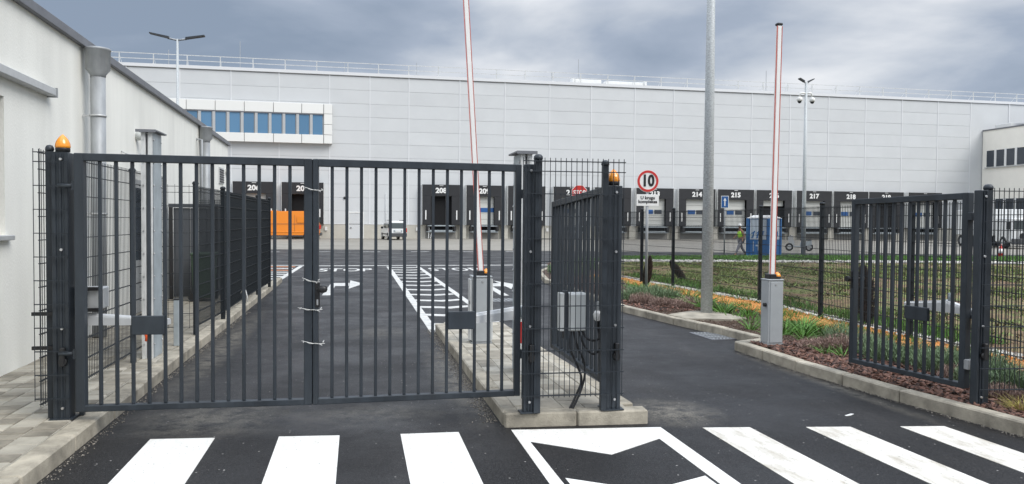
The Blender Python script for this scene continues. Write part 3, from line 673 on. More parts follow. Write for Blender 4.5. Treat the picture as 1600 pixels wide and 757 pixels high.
# posts, mesh
def beacon(c, parent, r=.060, h=.15, world=True):
    b = part('beacon_base', MB().lathe([(r*.93, 0), (r*.95, .03), (r*.9, .035)], c, 20), 'black', parent, world)
    prof = [(r*.9, .034)]+[(r*.98*(1-t**2.1)**.85, .04+(h-.04)*t) for t in [i/10 for i in range(10)]]+[(.003, h)]
    m_ = MB()
    n = 28; vs = []; fs = []
    for (rr_, z) in prof:
        for k in range(n):
            q_ = rr_*(1+.02*(k % 2)); a = 2*PI*k/n; vs.append((c[0]+q_*math.cos(a), c[1]+q_*math.sin(a), c[2]+z))
    for i in range(len(prof)-1):
        for k in range(n): fs.append((i*n+k, i*n+(k+1) % n, (i+1)*n+(k+1) % n, (i+1)*n+k))
    m_.add(vs, fs, True); part('beacon_lens', m_, 'orange_lens', parent, world)
    part('beacon_bulb', MB().lathe([(r*.3, .03), (r*.35, .06), (r*.1, h*.6)], c, 10), 'red', b, world)
def wide_post(label, x0, x1, y0, y1, zt, zb=K, flip=1, group='wide square gate posts'):
    t = thing('gate_post', label, 'post', ((x0+x1)/2, (y0+y1)/2, zb), 0, group)
    w = x1-x0; b = MB().box(x0, x1, y0+.012, y1, zb, zt, .006)
    b.box(x0, x0+w*.26, y0, y0+.02, zb, zt-.001, .004).box(x1-w*.26, x1, y0, y0+.02, zb, zt-.001, .004).box(x0+w*.42, x0+w*.58, y0+.002, y0+.02, zb, zt-.001, .003)
    part('column', b, 'anthra', t, True)
    part('base_plate', MB().box(x0-.03, x1+.03, y0-.02, y1+.02, zb, zb+.012), 'anthra', t, True)
    for z in (zb+.10, zb+.78, zt-.06, zb+1.45):
        part('bolt', MB().tube([((x0+x1)/2+.01, y0+.01, z), ((x0+x1)/2+.01, y0-.012, z)], .012, 6), 'bolt', t, True)
    part('latch', MB().tube([((x0+x1)/2+.02, y0+.01, zb+.5), ((x0+x1)/2+.02, y0-.035, zb+.5)], .034, 12).box((x0+x1)/2, (x0+x1)/2+.04, y0-.045, y0, zb+.46, zb+.62, .006), 'black', t, True)
    return t
def mesh_panel(parent, p0, p1, z0, z1, dx=.05, dz=.2, wv=.005, wh_=.008, skip=None, ztop=.03, mt='anthra_m', name='mesh_panel', zl=None):
    p0 = Vector((*p0, 0)); p1 = Vector((*p1, 0)); d = p1-p0; Lh = d.length; u = d/Lh; nrm = Vector((-u.y, u.x, 0)); b = MB(); n = int(Lh/dx)
    for i in range(n+1):
        s_ = i*dx
        if skip and skip(s_): continue
        q_ = p0+u*s_; b.bar(q_+Vector((0, 0, z0)), q_+Vector((0, 0, z1+ztop)), wv)
    z = z0+.02
    zs = []
    while z < z1: zs.append(z); z += dz
    zs.append(z1)
    for z in zs:
        for o_ in (-1, 1):
            if wh_ < .007 and o_ > 0: continue
            b.bar(p0+nrm*o_*(wv+.002)+Vector((0, 0, z)), p1+nrm*o_*(wv+.002)+Vector((0, 0, z)), wh_*.9)
    return part(name, b, mt, parent, True)
def fpost(parent, x, y, zt, w=.06, d_=.04, zb=K, cap=True, rz=0, mt='anthra'):
    p = part('post', MB().box(-w/2, w/2, -d_/2, d_/2, 0, zt-zb, .005).xf(Matrix.Translation((x, y, zb)) @ Matrix.Rotation(rz, 4, 'Z')), mt, parent, True)
    if cap:
        part('post_cap', MB().lathe([(.038*w/.06, 0), (.042*w/.06, .012), (.038*w/.06, .03), (.026*w/.06, .045), (.005, .05)], (x, y, zt), 14), mt, p, True)
    return p
# left post + fence
pl = wide_post('wide dark gate post with amber beacon beside the white building', -2.535, -2.405, 7.12, 7.26, 2.405)
beacon((-2.463, 7.18, 2.41), pl)
for z in (1.02, .73): part('bracket', MB().box(-2.70, -2.52, 7.13, 7.16, z, z+.03), 'black', pl, True)
fl = thing('mesh_fence', 'dark wire mesh fence running back from the left gate post along the paved strip', 'fence', (-2.6, 7.15, K), 0)
fpost(fl, -2.572, 7.2, 2.42, .05, .05); 
fpost(fl, -2.62, 9.82, 2.40, .06, .05)
mesh_panel(fl, (-2.665, 7.10), (-2.40, 7.08), .30, 2.40, skip=lambda s: s > .14, dz=.2)
mesh_panel(fl, (-2.64, 7.15), (-2.63, 11.3), .24, 2.40)
part('side_post', MB().box(-2.372, -2.335, 7.24, 7.29, K, 2.38, .004), 'anthra', fl, True)
fb = thing('mesh_fence', 'dark wire mesh fence with a front panel and close side panels, beyond the galvanised column', 'fence', (-2.35, 12.1, K), 0)
mesh_panel(fb, (-3.15, 12.15), (-2.36, 12.1), .22, 2.33, dx=.1)
for x, y in ((-2.36, 12.1), (-2.27, 13.9), (-2.27, 16.4), (-2.24, 18.3), (-2.2, 20.3)): fpost(fb, x, y, 2.36, .07, .06, mt='anthra_far')
pts = [(-2.36, 12.1), (-2.27, 13.9), (-2.27, 16.4), (-2.24, 18.3), (-2.2, 20.3)]
for a, c in zip(pts[:-1], pts[1:]): mesh_panel(fb, a, c, .24, 2.31, mt='anthra_far', wv=.007, wh_=.010)
mesh_panel(fb, (-2.2, 20.3), (-4.2, 20.6), .24, 2.31, mt='anthra_far', wv=.007, wh_=.010)
for x, y in ((-3.2, 20.45), (-4.2, 20.6)): fpost(fb, x, y, 2.33, mt='anthra_far')
sh = thing('bin_shelter', 'dark grey panelled bin enclosure behind the mesh fence beside the gatehouse', 'shelter', (-3.4, 17.5, K))
for i in range(5): part('panel', MB().box(-3.86+i*.17, -3.86+i*.17+.162, 17.50, 17.54, .18, 2.08, .006), 'screen', sh, True)
for i in range(3): part('panel', MB().box(-3.02, -2.98, 17.55+i*.9, 17.55+i*.9+.87, .18, 2.08, .01), 'screen', sh, True)
part('roof_frame', MB().box(-3.95, -2.96, 17.46, 17.56, 2.09, 2.17).box(-3.05, -2.96, 17.56, 20.2, 2.09, 2.17), 'screen', sh, True)
for x in (-3.94, -3.03): part('post', MB().box(x, x+.07, 17.44, 17.5, K, 2.09), 'black', sh, True)
wbn = thing('waste_bin', 'green wheeled waste bin standing before the dark bin enclosure', 'bin', (-3.15, 17.1, K))
part('body', MB().add([(-.19, -.22, .08), (.17, -.22, .08), (.17, .22, .08), (-.19, .22, .08), (-.23, -.26, .95), (.2, -.26, .95), (.2, .26, .95), (-.23, .26, .95)], [(3, 2, 1, 0), (4, 5, 6, 7), (0, 1, 5, 4), (1, 2, 6, 5), (2, 3, 7, 6), (3, 0, 4, 7)]), 'green', wbn)
part('lid', MB().box(-.25, .23, -.28, .28, .95, 1.02, .02), 'green', wbn)
for sy in (-1, 1): part('wheel', MB().tube([(-.2, sy*.2, .09), (-.2, sy*.25, .09)], .09, 12), 'black', wbn)

# galvanised columns
def column(label, x, y, zt, dpt=.45, striped=False, side=1, w=.13, zb=K, group='galvanised columns with a sloped cap'):
    t = thing('steel_column', label, 'column', (x, y, zb), 0, group); h = zt-zb; s_ = side
    part('side_panel', MB().box(s_*(w/2-.012), s_*w/2, .02, dpt, .0, h-.03, .003), 'galv_p', t)
    part('side_panel', MB().box(-s_*w/2, -s_*(w/2-.012), .02, dpt, 0, h-.03, .003), 'galv_p', t)
    for sx in (-1, 1):
        xx = sx*(w/2-.026); part('corner_rail', MB().box(xx-.026, xx+.026, 0, .045, 0, h-.02, .004), 'galv_l', t)
    part('back_panel', MB().box(-w/2+.052, w/2-.052, .05, .06, 0, h-.05), 'zinc', t)
    cp = MB().box(-w/2-.05, w/2+.05, -.04, dpt+.06, h-.02, h, .003).box(-w/2-.05, w/2+.05, -.045, -.038, h-.035, h-.002); part('cap', cp, 'zinc', t)
    bt = MB()
    for i in range(10):
        z = .18+i*(h-.3)/9
        for yy in (.05, dpt-.03): bt.tube([(s_*w/2, yy, z), (s_*(w/2+.012), yy, z)], .01, 6)
        bt.tube([(-s_*(w/2-.03)+0, .0, z), (-s_*(w/2-.03), -.01, z)], .009, 6)
    part('bolt', bt, 'bolt', t)
    if striped:
        part('reflective_strip', MB().box(-w/2-.004, -w/2+.05, -.004, -.001, .05, .75), 'white', t)
        for z in (.36,): part('red_band', MB().box(-w/2-.005, -w/2+.052, -.006, -.0042, z, z+.24), 'red', t)
    return t
column('tall galvanised column with sloped cap in front of the white gatehouse', -2.52, 10.05, 2.93)
column('galvanised column with red and white strip, standing behind the island gate post', 1.835, 8.35, 2.63, dpt=.40, striped=True, side=-1, w=.13)
bl = thing('bollard', 'low grey pole on the left pavement just behind the galvanised column', 'bollard', (-2.40, 11.05, K))
part('post', MB().box(-.035, .035, -.035, .035, 0, .62, .006), 'galv_p', bl); part('cap', MB().box(-.037, .037, -.037, .037, .62, .64, .005), 'black', bl)
single('cable_coil', MB().tube([(.05*math.cos(a), .05*math.sin(a), .03+.005*i) for i, a in enumerate([k*.6 for k in range(22)])], .02, 6), 'black', 'black coil of cable lying at the foot of the low grey pole', 'cable', loc=(-2.5, 10.95, K)).location = (-2.5, 10.95, K)
single('plastic_strip', MB().tube([(0, 0, 0), (.005, -.01, .05), (-.01, -.015, .1), (.01, 0, .15), (0, .01, .19)], .018, 6), 'otape', 'small orange-red plastic strip hanging on the fence below the left opener arm', 'strip', loc=(0, 0, 0)).location = (-2.42, 9.6, .42)
single('white_cable', MB().tube([(0, 0, 0), (.06, -.05, .1), (.10, -.1, .06), (.13, -.12, -.05), (.14, -.13, -.16)], .01, 6), 'tie', 'loose white cable end poking over the left kerb edge', 'cable', loc=(0, 0, 0)).location = (-2.22, 15.6, .42)

# island posts + mesh
pi1 = wide_post('wide dark gate post at the left end of the traffic island', 1.457, 1.545, 6.68, 6.76, 2.36)
pi2 = wide_post('shorter wide dark post with amber beacon at the right end of the traffic island', 2.225, 2.36, 6.66, 6.80, 2.18)
beacon((2.292, 6.72, 2.185), pi2)
fi = thing('mesh_fence', 'dark wire mesh panel fixed across the two island posts', 'fence', (1.9, 6.62, K))
fpost(fi, 1.575, 6.68, 2.40, .062, .062); fpost(fi, 2.196, 6.67, 2.36, .055, .055)
mesh_panel(fi, (1.43, 6.635), (2.365, 6.60), .275, 2.385, dx=.0485, dz=.2, wv=.0055, skip=None)
jb = thing('junction_box', 'pale grey junction box on a dark bracket behind the island mesh', 'box', (2.02, 7.0, .80))
part('housing', MB().box(-.075, .095, -.06, .06, .02, .38, .01), 'boxw', jb); part('cover', MB().box(-.065, .085, -.072, -.06, .03, .37, .006), 'boxw', jb)
part('bracket', MB().box(-.115, -.08, -.05, .05, -.06, .40, .003), 'anthra', jb); part('rear_box', MB().box(-.16, -.118, -.05, .05, .02, .38, .004), 'boxw', jb)
sk = thing('socket', 'white plug socket with hinged cover hanging beside the junction box', 'socket', (2.225, 6.93, .9))
part('plate', MB().box(-.02, .02, -.01, .01, .08, .20, .008), 'boxw', sk); part('body', MB().lathe([(.02, -.045), (.04, -.03), (.046, .02), (.03, .05), (.01, .055)], (0, 0, .06), 16), 'white', sk)
part('plug', MB().lathe([(.018, -.05), (.022, 0), (.02, .02)], (0, 0, .0), 10), 'black', sk)
def cable(label, pts, r=.011):
    P_ = [Vector(p) for p in pts]; out = []
    for i in range(len(P_)-1):
        a = P_[max(i-1, 0)]; b = P_[i]; c = P_[i+1]; d = P_[min(i+2, len(P_)-1)]
        for k in range(5):
            t_ = k/5; out.append(.5*((2*b)+(c-a)*t_+(2*a-5*b+4*c-d)*t_*t_+(-a+3*b-3*c+d)*t_**3))
    out.append(P_[-1]); o0 = out[0].copy()
    return single('cable', MB().tube([p-o0 for p in out], r, 8), 'rubber', label, 'cable', 'black cables on the island') , o0
for lab, pts in (('black cable from the junction box bottom down into the island paving, leftmost run', [(1.975, 6.97, .82), (1.965, 6.96, .66), (2.03, 6.95, .50), (2.07, 6.93, .36), (2.0, 6.88, .22), (1.90, 6.78, .10)]),
                 ('black cable beside it running down into the paving, slightly to the right', [(2.00, 6.97, .82), (2.03, 6.95, .68), (2.10, 6.95, .52), (2.095, 6.92, .38), (2.02, 6.86, .22), (1.92, 6.77, .10)]),
                 ('black cable looping from the junction box to the right island post, lower loop', [(2.05, 6.97, .82), (2.09, 6.93, .69), (2.16, 6.91, .61), (2.22, 6.9, .63), (2.26, 6.86, .72), (2.25, 6.82, .82)]),
                 ('black cable curving from the box to the plug socket, upper loop', [(2.08, 6.97, .82), (2.12, 6.92, .75), (2.18, 6.90, .735), (2.23, 6.9, .76), (2.225, 6.93, .86)])):
    o, p0 = cable(lab, pts); o.location = p0

# right post + mesh
pr = wide_post('wide dark gate post at right, standing in the bark mulch by the kerb', 5.80, 5.885, 6.28, 6.37, 2.18, .10)
fr_ = thing('mesh_fence', 'near dark wire mesh panel running right from the right gate post', 'fence', (6.0, 6.3, .1))
fpost(fr_, 5.928, 6.335, 2.19, .065, .06, .1)
mesh_panel(fr_, (5.80, 6.24), (8.2, 6.0), .26, 2.17, skip=lambda s: s < .06)
fpost(fr_, 8.2, 6.05, 2.2, zb=.1)
far = thing('mesh_fence', 'long dark wire mesh fence between the planting bed and the meadow at right', 'fence', (8.4, 12.76, .1))
FP = [(8.3, 6.1), (8.2, 7.7), (8.22, 10.2), (8.39, 12.76), (8.75, 15.6), (8.55, 17.6), (8.38, 19.53), (8.10, 21.15), (7.8, 23.6)]
for x, y in FP[1:]: fpost(far, x, y, 2.2, .075, .06, .1, mt='anthra_far')
for a, c in zip(FP[:-1], FP[1:]): mesh_panel(far, a, c, .16, 2.14, wh_=.010, wv=.0075, mt='anthra_far')

# openers
ol = thing('gate_opener', 'aluminium swing gate opener arm with grey housing on the left leaf', 'gate opener', (-2.4, 7.38, .9))
part('housing', MB().box(-2.47, -2.20, 7.33, 7.50, 1.05, 1.24, .01), 'alu', ol, True)
for z in (1.215, 1.03): part('clamp_rail', MB().box(-2.50, -2.23, 7.29, 7.33, z, z+.03), 'black', ol, True)
def arm(p0, p1, h0, h1, w, ol_, y_up=0):
    p0 = Vector(p0); p1 = Vector(p1); d = (p1-p0); d.z = 0; d.normalize(); n = Vector((-d.y, d.x, 0))*w/2; vs = []
    for p, h in ((p0, h0), (p1, h1)):
        for s_, zz in ((-1, 0), (1, 0), (1, .75), (.6, 1), (-.6, 1), (-1, .75)): vs.append(p+n*s_+Vector((0, 0, zz*h)))
    return part('arm', MB().add(vs, [tuple(range(5, -1, -1)), tuple(range(6, 12))]+[(i, (i+1) % 6, (i+1) % 6+6, i+6) for i in range(6)]), 'armalu', ol_, True)
arm((-2.50, 7.42, .90), (-1.62, 7.16, .925), .12, .05, .07, ol)
om = thing('gate_opener', 'aluminium swing gate opener arm between the island post and the right leaf', 'gate opener', (1.3, 7.15, .9))
arm((1.66, 7.10, .94), (.95, 7.00, .90), .13, .08, .08, om)
part('bracket', MB().box(1.50, 1.62, 6.82, 7.15, .95, 1.05, .005), 'galv_p', om, True)
orr = thing('gate_opener', 'grey gate opener arm on the open right leaf in the planting bed', 'gate opener', (6.0, 7.0, .9))
arm((6.03, 6.46, .95), (6.03, 6.95, .935), .03, .13, .08, orr); arm((6.03, 6.951, .935), (5.93, 7.42, .95), .13, .05, .08, orr)
part('release_knob', MB().tube([(6.03, 6.9, 1.04), (6.03, 6.9, 1.14)], .022), 'galv_p', orr, True)
part('bracket', MB().box(5.95, 6.01, 6.42, 6.64, .92, .95), 'black', orr, True)

# barriers
def barrier(label, x, y, ln, tilt, w=.33, d_=.30, h=.90, bx=.0, group='barriers with raised booms'):
    t = thing('barrier', label, 'barrier', (x, y, K), 0, group)
    b = MB().box(-w/2, w/2, -d_/2, d_/2, .02, h, .008)
    cb = part('cabinet', b, 'cab', t); part('foot', MB().box(-w/2-.01, w/2+.01, -d_/2-.01, d_/2+.01, 0, .02), 'galv', t)
    part('door', MB().box(-w/2+.03, w/2-.004, -d_/2-.008, -d_/2, .03, h-.02, .003), 'cab', cb); part('lid', MB().box(-w/2-.006, w/2+.006, -d_/2-.01, d_/2+.006, h, h+.018, .004), 'cab', cb)
    part('lock', MB().tube([(0, -d_/2-.008, h-.06), (0, -d_/2-.014, h-.06)], .012, 8), 'bolt', cb)
    part('knob', MB().tube([(-w/2+.0, -d_/2+.06, h*.62), (-w/2-.035, -d_/2+.06, h*.62)], .028, 10), 'black', t)
    part('hub', MB().box(bx-.06, bx+.05, -.06, .10, h+.01, h+.09, .01), 'black', t)
    bm = MB().box(-.034, .034, -.03, .03, -.02, ln, .01); re = MB().box(-.041, -.0342, -.028, -.012, .0, ln-.01).box(.0342, .041, -.028, -.012, .0, ln-.01); cp = MB().box(-.044, .044, -.038, .038, ln, ln+.035, .01)
    R_ = Matrix.Translation((bx, 0, h+.05)) @ Matrix.Rotation(-tilt, 4, 'Y')
    o = part('boom', bm.xf(R_), 'white', t); part('edge_strip', re.xf(R_), 'red_e', o); part('end_cap', cp.xf(R_), 'black', o)
    beacon((bx+.075, -.02, h+.018), t, .05, .10, False)
    return t
    return t
barrier_left = barrier('grey barrier cabinet on the traffic island, its tall white boom raised and leaning left', 1.71, 10.75, 4.16, math.radians(3.55), w=.27, h=.93, bx=.0, d_=.3)
part('side_rail', MB().box(.14, .16, -.1, .1, .05, .9), 'galv_l', barrier_left)
part('side_rail', MB().box(-.165, -.14, -.12, .1, .05, .9), 'galv_l', barrier_left)
barrier('grey barrier cabinet beside the right kerb, its white boom raised upright', 5.79, 9.98, 3.55, math.radians(-.8), bx=-.01, h=.91, w=.23, d_=.2)

# ================================================================ LAMPS AND SIGNS
def lamp(label, x, y, r0, r1, h, group, heads=True, armx=1.05, rz=0):
    t = thing('street_lamp', label, 'street lamp', (x, y, 0), rz, group)
    part('pole', MB().tube([(0, 0, .0), (0, 0, h*.5), (0, 0, h)], r0, 20, r1), 'spangle', t)
    part('collar', MB().lathe([(r0*1.12, .0), (r0*1.12, .03)], (0, 0, .02), 20), 'galv', t)
    if heads:
        for s_ in (-1, 1):
            a = part('arm', MB().tube([(0, 0, h-.05), (s_*armx*.35, 0, h+.02)], .04, 8), 'galv', t)
            part('lamp_head', MB().add([(s_*armx*.3, -.09, h), (s_*armx*.3, .09, h), (s_*armx, .13, h+.17), (s_*armx, -.13, h+.17), (s_*armx*.3, -.09, h+.09), (s_*armx*.3, .09, h+.09), (s_*armx, .13, h+.22), (s_*armx, -.13, h+.22)],
                [(0, 1, 2, 3), (7, 6, 5, 4), (0, 4, 5, 1), (1, 5, 6, 2), (2, 6, 7, 3), (3, 7, 4, 0)]), 'lampd', a)
    return t
lamp('double-armed lamp post rising behind the white gatehouse roof', -7.7, 35.8, .085, .045, 9.65, 'yard lamp posts', armx=1.12)
fg = lamp('tall galvanised lamp post on a concrete pad in the planting bed, top out of view', 6.53, 13.6, .112, .055, 9.7, 'yard lamp posts')
pd = single('concrete_pad', MB().prism([(-.80, -.15), (-.72, -.75), (.05, -1.0), (.42, -.85), (.38, .22), (-.1, .35)], 0, .035), 'kerb', 'flat concrete pad around the foot of the tall galvanised lamp post', 'concrete pad'); pd.location = (6.45, 13.55, .105); 
mst = lamp('slim far mast with two white dome cameras and a dark lamp head', 24.0, 38.2, .12, .07, 9.55, None, heads=True, armx=.42)
for s_ in (-1, 1):
    c_ = part('camera_arm', MB().tube([(0, 0, 8.95), (s_*.3, 0, 8.98), (s_*.38, 0, 8.8)], .05, 8), 'white', mst)
    part('dome_camera', MB().lathe([(.05, .1), (.14, .05), (.15, -.12), (.10, -.14)], (s_*.38, 0, 8.65), 12), 'white', c_); part('lens', MB().lathe([(.11, 0), (.09, -.08), (.03, -.12)], (s_*.38, 0, 8.52), 12), 'black', c_)
def disc(r, y0, y1, n=40, r_in=0):
    if not r_in: return MB().prism([(r*math.cos(2*PI*k/n), r*math.sin(2*PI*k/n)) for k in range(n)], -y1, -y0).xf(Matrix.Rotation(PI/2, 4, 'X'))
    vs = []; fs = []
    for yy in (y0, y1):
        for rr_ in (r_in, r):
            for k in range(n): a = 2*PI*k/n; vs.append((rr_*math.cos(a), yy, rr_*math.sin(a)))
    for k in range(n):
        k2 = (k+1) % n; fs += [(k, k2, n+k2, n+k), (2*n+k, 3*n+k, 3*n+k2, 2*n+k2), (n+k, n+k2, 3*n+k2, 3*n+k), (k, 2*n+k, 2*n+k2, k2)]
    return MB().add(vs, fs)
sg = thing('speed_limit_sign', 'round red-rimmed 10 speed sign with a white plate below, on a thin pole', 'sign', (6.64, 17.0, .1), -.12)
part('pole', MB().tube([(0, .03, 0), (0, .03, 2.95)], .032, 12), 'galv', sg)
T_ = Matrix.Translation((.0, 0, 2.71))
part('disc', disc(.262, -.012, .0).xf(T_), 'white', sg); part('red_rim', disc(.250, -.018, -.012, r_in=.196).xf(T_), 'red', sg); 
text('speed_number', '10', .33, 'black', sg, (0, -.016, 2.71), (PI/2, 0, 0), bold=.012, sx=.92, world=False, sy=1.12)
pp = part('plate', MB().box(-.265, .265, -.012, 0, 2.13, 2.40, .004), 'white', sg)
text('plate_lettering', 'U krugu\nkompleksa', .105, 'black', pp, (0, -.015, 2.275), (PI/2, 0, 0), ext=.002, bold=.003, world=False)
ss = thing('stop_sign', 'red octagonal STOP sign, partly hidden behind the island gate leaf', 'sign', (9.35, 31.9, .1), -.2)
part('pole', MB().tube([(0, .03, 0), (0, .03, 3.2)], .035, 10), 'galv', ss)
oc = lambda r, y0, y1: MB().prism([(r*math.cos(PI/8+k*PI/4), r*math.sin(PI/8+k*PI/4)) for k in range(8)], -y1, -y0).xf(Matrix.Translation((0, 0, 3.0)) @ Matrix.Rotation(PI/2, 4, 'X'))
part('disc', oc(.36, -.01, 0), 'white', ss); part('red_face', oc(.335, -.016, -.01), 'red', ss)
text('stop_word', 'STOP', .26, 'white', ss, (0, -.018, 3.0), (PI/2, 0, 0), bold=.008, sx=.85, world=False)
bs = thing('one_way_sign', 'small blue rectangular sign with white up arrow on a thin far pole', 'sign', (18.7, 37.0, 0), -.4)
part('pole', MB().tube([(0, .03, 0), (0, .03, 3.2)], .04, 10), 'galv', bs)
part('plate', MB().box(-.19, .19, -.01, 0, 2.62, 3.25, .004), 'white', bs); part('blue_face', MB().box(-.165, .165, -.016, -.01, 2.645, 3.225), 'blue', bs)
part('arrow', MB().box(-.025, .025, -.022, -.016, 2.72, 3.0).add([(-.08, -.022, 3.0), (.08, -.022, 3.0), (0, -.022, 3.15), (-.08, -.016, 3.0), (.08, -.016, 3.0), (0, -.016, 3.15)], [(0, 1, 2), (5, 4, 3), (0, 3, 4, 1), (1, 4, 5, 2), (2, 5, 3, 0)]), 'white', bs)

# ================================================================ VEHICLES
def vehicle(name, label, cat, loc, rz, prof, width, mt, wheels, wr, group=None, waist=1.0, taper=.86):
    """prof: side outline (x forward, z) ; body is a bevelled extrusion narrowing above the waist"""
    t = thing(name, label, cat, loc, rz, group)
    bm = bmesh.new(); L1 = [bm.verts.new((x, -width/2*(taper if z > waist+.5 else (1-(1-taper)*.25 if z > waist else 1)), z)) for x, z in prof]
    L2 = [bm.verts.new((v.co.x, -v.co.y, v.co.z)) for v in L1]; n = len(prof)
    bm.faces.new(L1); bm.faces.new(list(reversed(L2)))
    for i in range(n): bm.faces.new((L1[(i+1) % n], L1[i], L2[i], L2[(i+1) % n]))
    bmesh.ops.triangulate(bm, faces=[f for f in bm.faces if len(f.verts) > 4])
    bmesh.ops.recalc_face_normals(bm, faces=bm.faces)
    ed = [e_ for e_ in bm.edges if len(e_.link_faces) == 2 and e_.calc_face_angle(0) > .5]
    bmesh.ops.bevel(bm, geom=ed, offset=.07, segments=3, affect='EDGES', clamp_overlap=True)
    me = bpy.data.meshes.new('body'); bm.to_mesh(me); bm.free(); me.materials.append(MT[mt]); body = link('body', me, t)
    for x in wheels:
        for s_ in (-1, 1):
            w = part('wheel', MB().tube([(x, s_*(width/2-.20), wr), (x, s_*(width/2+.005), wr)], wr, 22), 'tyre', t)
            part('rim', MB().tube([(x, s_*(width/2+.004), wr), (x, s_*(width/2+.014), wr)], wr*.6, 14), 'alu', w)
            part('wheel_arch', MB().tube([(x, s_*(width/2-.21), wr+.02), (x, s_*(width/2+.003), wr+.02)], wr*1.18, 22), 'black', body)
    return t, body
# orange van: heading -X, rear at right
vo, vb = vehicle('orange_van', 'orange panel van parked sideways at the docks behind the gate', 'van', (-6.35, 75.6, .006), PI,
                 [(3.55, .35), (3.6, .95), (2.8, 1.25), (2.05, 2.25), (1.6, 2.62), (-2.55, 2.66), (-2.78, 1.6), (-2.82, .38)], 2.0, 'vanor', (2.65, -1.75), .34, waist=1.35, taper=.90)
for s_ in (-1, 1):
    part('side_window', MB().box(1.85, 2.5, s_*1.0, s_*1.012, 1.35, 1.95, .02), 'carglass', vo)
    part('rub_strip', MB().box(-2.75, 3.3, s_*.99, s_*1.025, .62, .74, .01), 'vanor', vo); part('sill', MB().box(-1.3, 1.3, s_*.97, s_*1.01, .26, .36), 'bumper', vo)
    part('door_seam', MB().box(-.55, -.53, s_*1.0, s_*1.004, .7, 2.3).box(1.70, 1.72, s_*1.0, s_*1.004, .5, 2.3).box(-2.3, 1.7, s_*1.0, s_*1.006, 1.42, 1.45), 'bumper', vo)
    part('tail_light', MB().box(-2.86, -2.70, s_*.86, s_*1.008, .95, 1.35, .02), 'tail', vo); part('door_handle', MB().box(1.78, 1.94, s_*1.0, s_*1.03, 1.2, 1.26), 'black', vo)
    part('side_pressing', MB().box(-2.2, -.75, s_*.995, s_*1.008, 1.55, 2.2, .03), 'vanor', vb)
part('rear_window', MB().box(-2.83, -2.70, -.75, .75, 1.55, 2.1, .02), 'carglass', vo); part('bumper', MB().box(-2.98, -2.7, -.98, .98, .34, .62, .04), 'bumper', vo)
part('cab_roof', MB().box(1.0, 1.7, -.8, .8, 2.6, 2.68, .03), 'vanor', vb)
part('roof_beacon', MB().box(1.1, 1.25, .5, .6, 2.62, 2.78, .02), 'white', vo)
# small white van seen from behind
vw, wbdy = vehicle('white_van', 'small white van seen from behind, parked before the warehouse', 'van', (3.35, 74.6, .006), PI/2+.16,
                   [(2.05, .30), (2.1, .80), (1.15, 1.08), (.55, 1.70), (-.2, 1.82), (-1.85, 1.80), (-2.03, 1.0), (-2.08, .32)], 1.70, 'vanw', (1.35, -1.35), .30, waist=1.05, taper=.84)
part('rear_window', MB().add([(-2.03, -.62, 1.08), (-2.03, .62, 1.08), (-1.91, .56, 1.60), (-1.91, -.56, 1.60), (-1.9, -.62, 1.08), (-1.9, .62, 1.08), (-1.8, .56, 1.60), (-1.8, -.56, 1.60)], [(3, 2, 1, 0), (0, 1, 5, 4), (2, 3, 7, 6), (1, 2, 6, 5), (3, 0, 4, 7)]), 'carglass', vw)
part('bumper', MB().box(-2.19, -2.0, -.84, .84, .30, .66, .04), 'bumper', vw)
part('number_plate', MB().box(-2.10, -2.05, -.26, .26, .78, .9, .004), 'white', vw); part('plate_recess', MB().box(-2.085, -2.04, -.4, .4, .74, .95, .01), 'galv_p', vw)
for s_ in (-1, 1):
    part('tail_light', MB().box(-2.09, -1.9, s_*.70, s_*.858, .72, 1.12, .02), 'tail', vw)
    part('side_window', MB().box(-.1, .6, s_*.80, s_*.83, 1.12, 1.55, .02).box(-1.6, -.25, s_*.80, s_*.83, 1.12, 1.55, .02), 'carglass', vw)
    mr_ = part('wing_mirror', MB().box(.62, .74, s_*.86, s_*1.08, 1.05, 1.25, .03), 'black', vw); part('rub_strip', MB().box(-1.0, 1.0, s_*.85, s_*.87, .5, .6), 'bumper', vw)
part('roof_rail', MB().box(-1.7, .1, -.62, -.58, 1.80, 1.87).box(-1.7, .1, .58, .62, 1.80, 1.87), 'bumper', vw)
# lorry at right, half out of frame
lo = thing('lorry', 'white lorry with round dark lights, standing by the office wing at the right edge', 'lorry', (50.6, 51.0, 0), -PI/2-.25)
part('cab', MB().box(-1.1, 1.1, -1.2, 1.2, .5, 2.4, .08), 'vanw', lo); part('cargo_box', MB().box(-7.5, -1.2, -1.22, 1.22, 1.0, 3.1, .03), 'vanw', lo)
part('windscreen', MB().box(1.08, 1.12, -1.05, 1.05, 1.5, 2.2, .02), 'carglass', lo); part('bumper', MB().box(1.05, 1.25, -1.2, 1.2, .35, .8, .04), 'bumper', lo)
for s_ in (-1, 1): part('headlight', MB().tube([(1.1, s_*.35, 1.0), (1.18, s_*.35, 1.0)], .24, 14), 'black', lo); part('mirror', MB().box(.9, 1.05, s_*1.25, s_*1.5, 1.5, 2.1, .03), 'black', lo)
for x in (0, -5, -6.2):
    for s_ in (-1, 1): w = part('wheel', MB().tube([(x, s_*.9, .48), (x, s_*1.2, .48)], .48, 18), 'tyre', lo); part('rim', MB().tube([(x, s_*1.2, .48), (x, s_*1.215, .48)], .25, 12), 'alu', w)
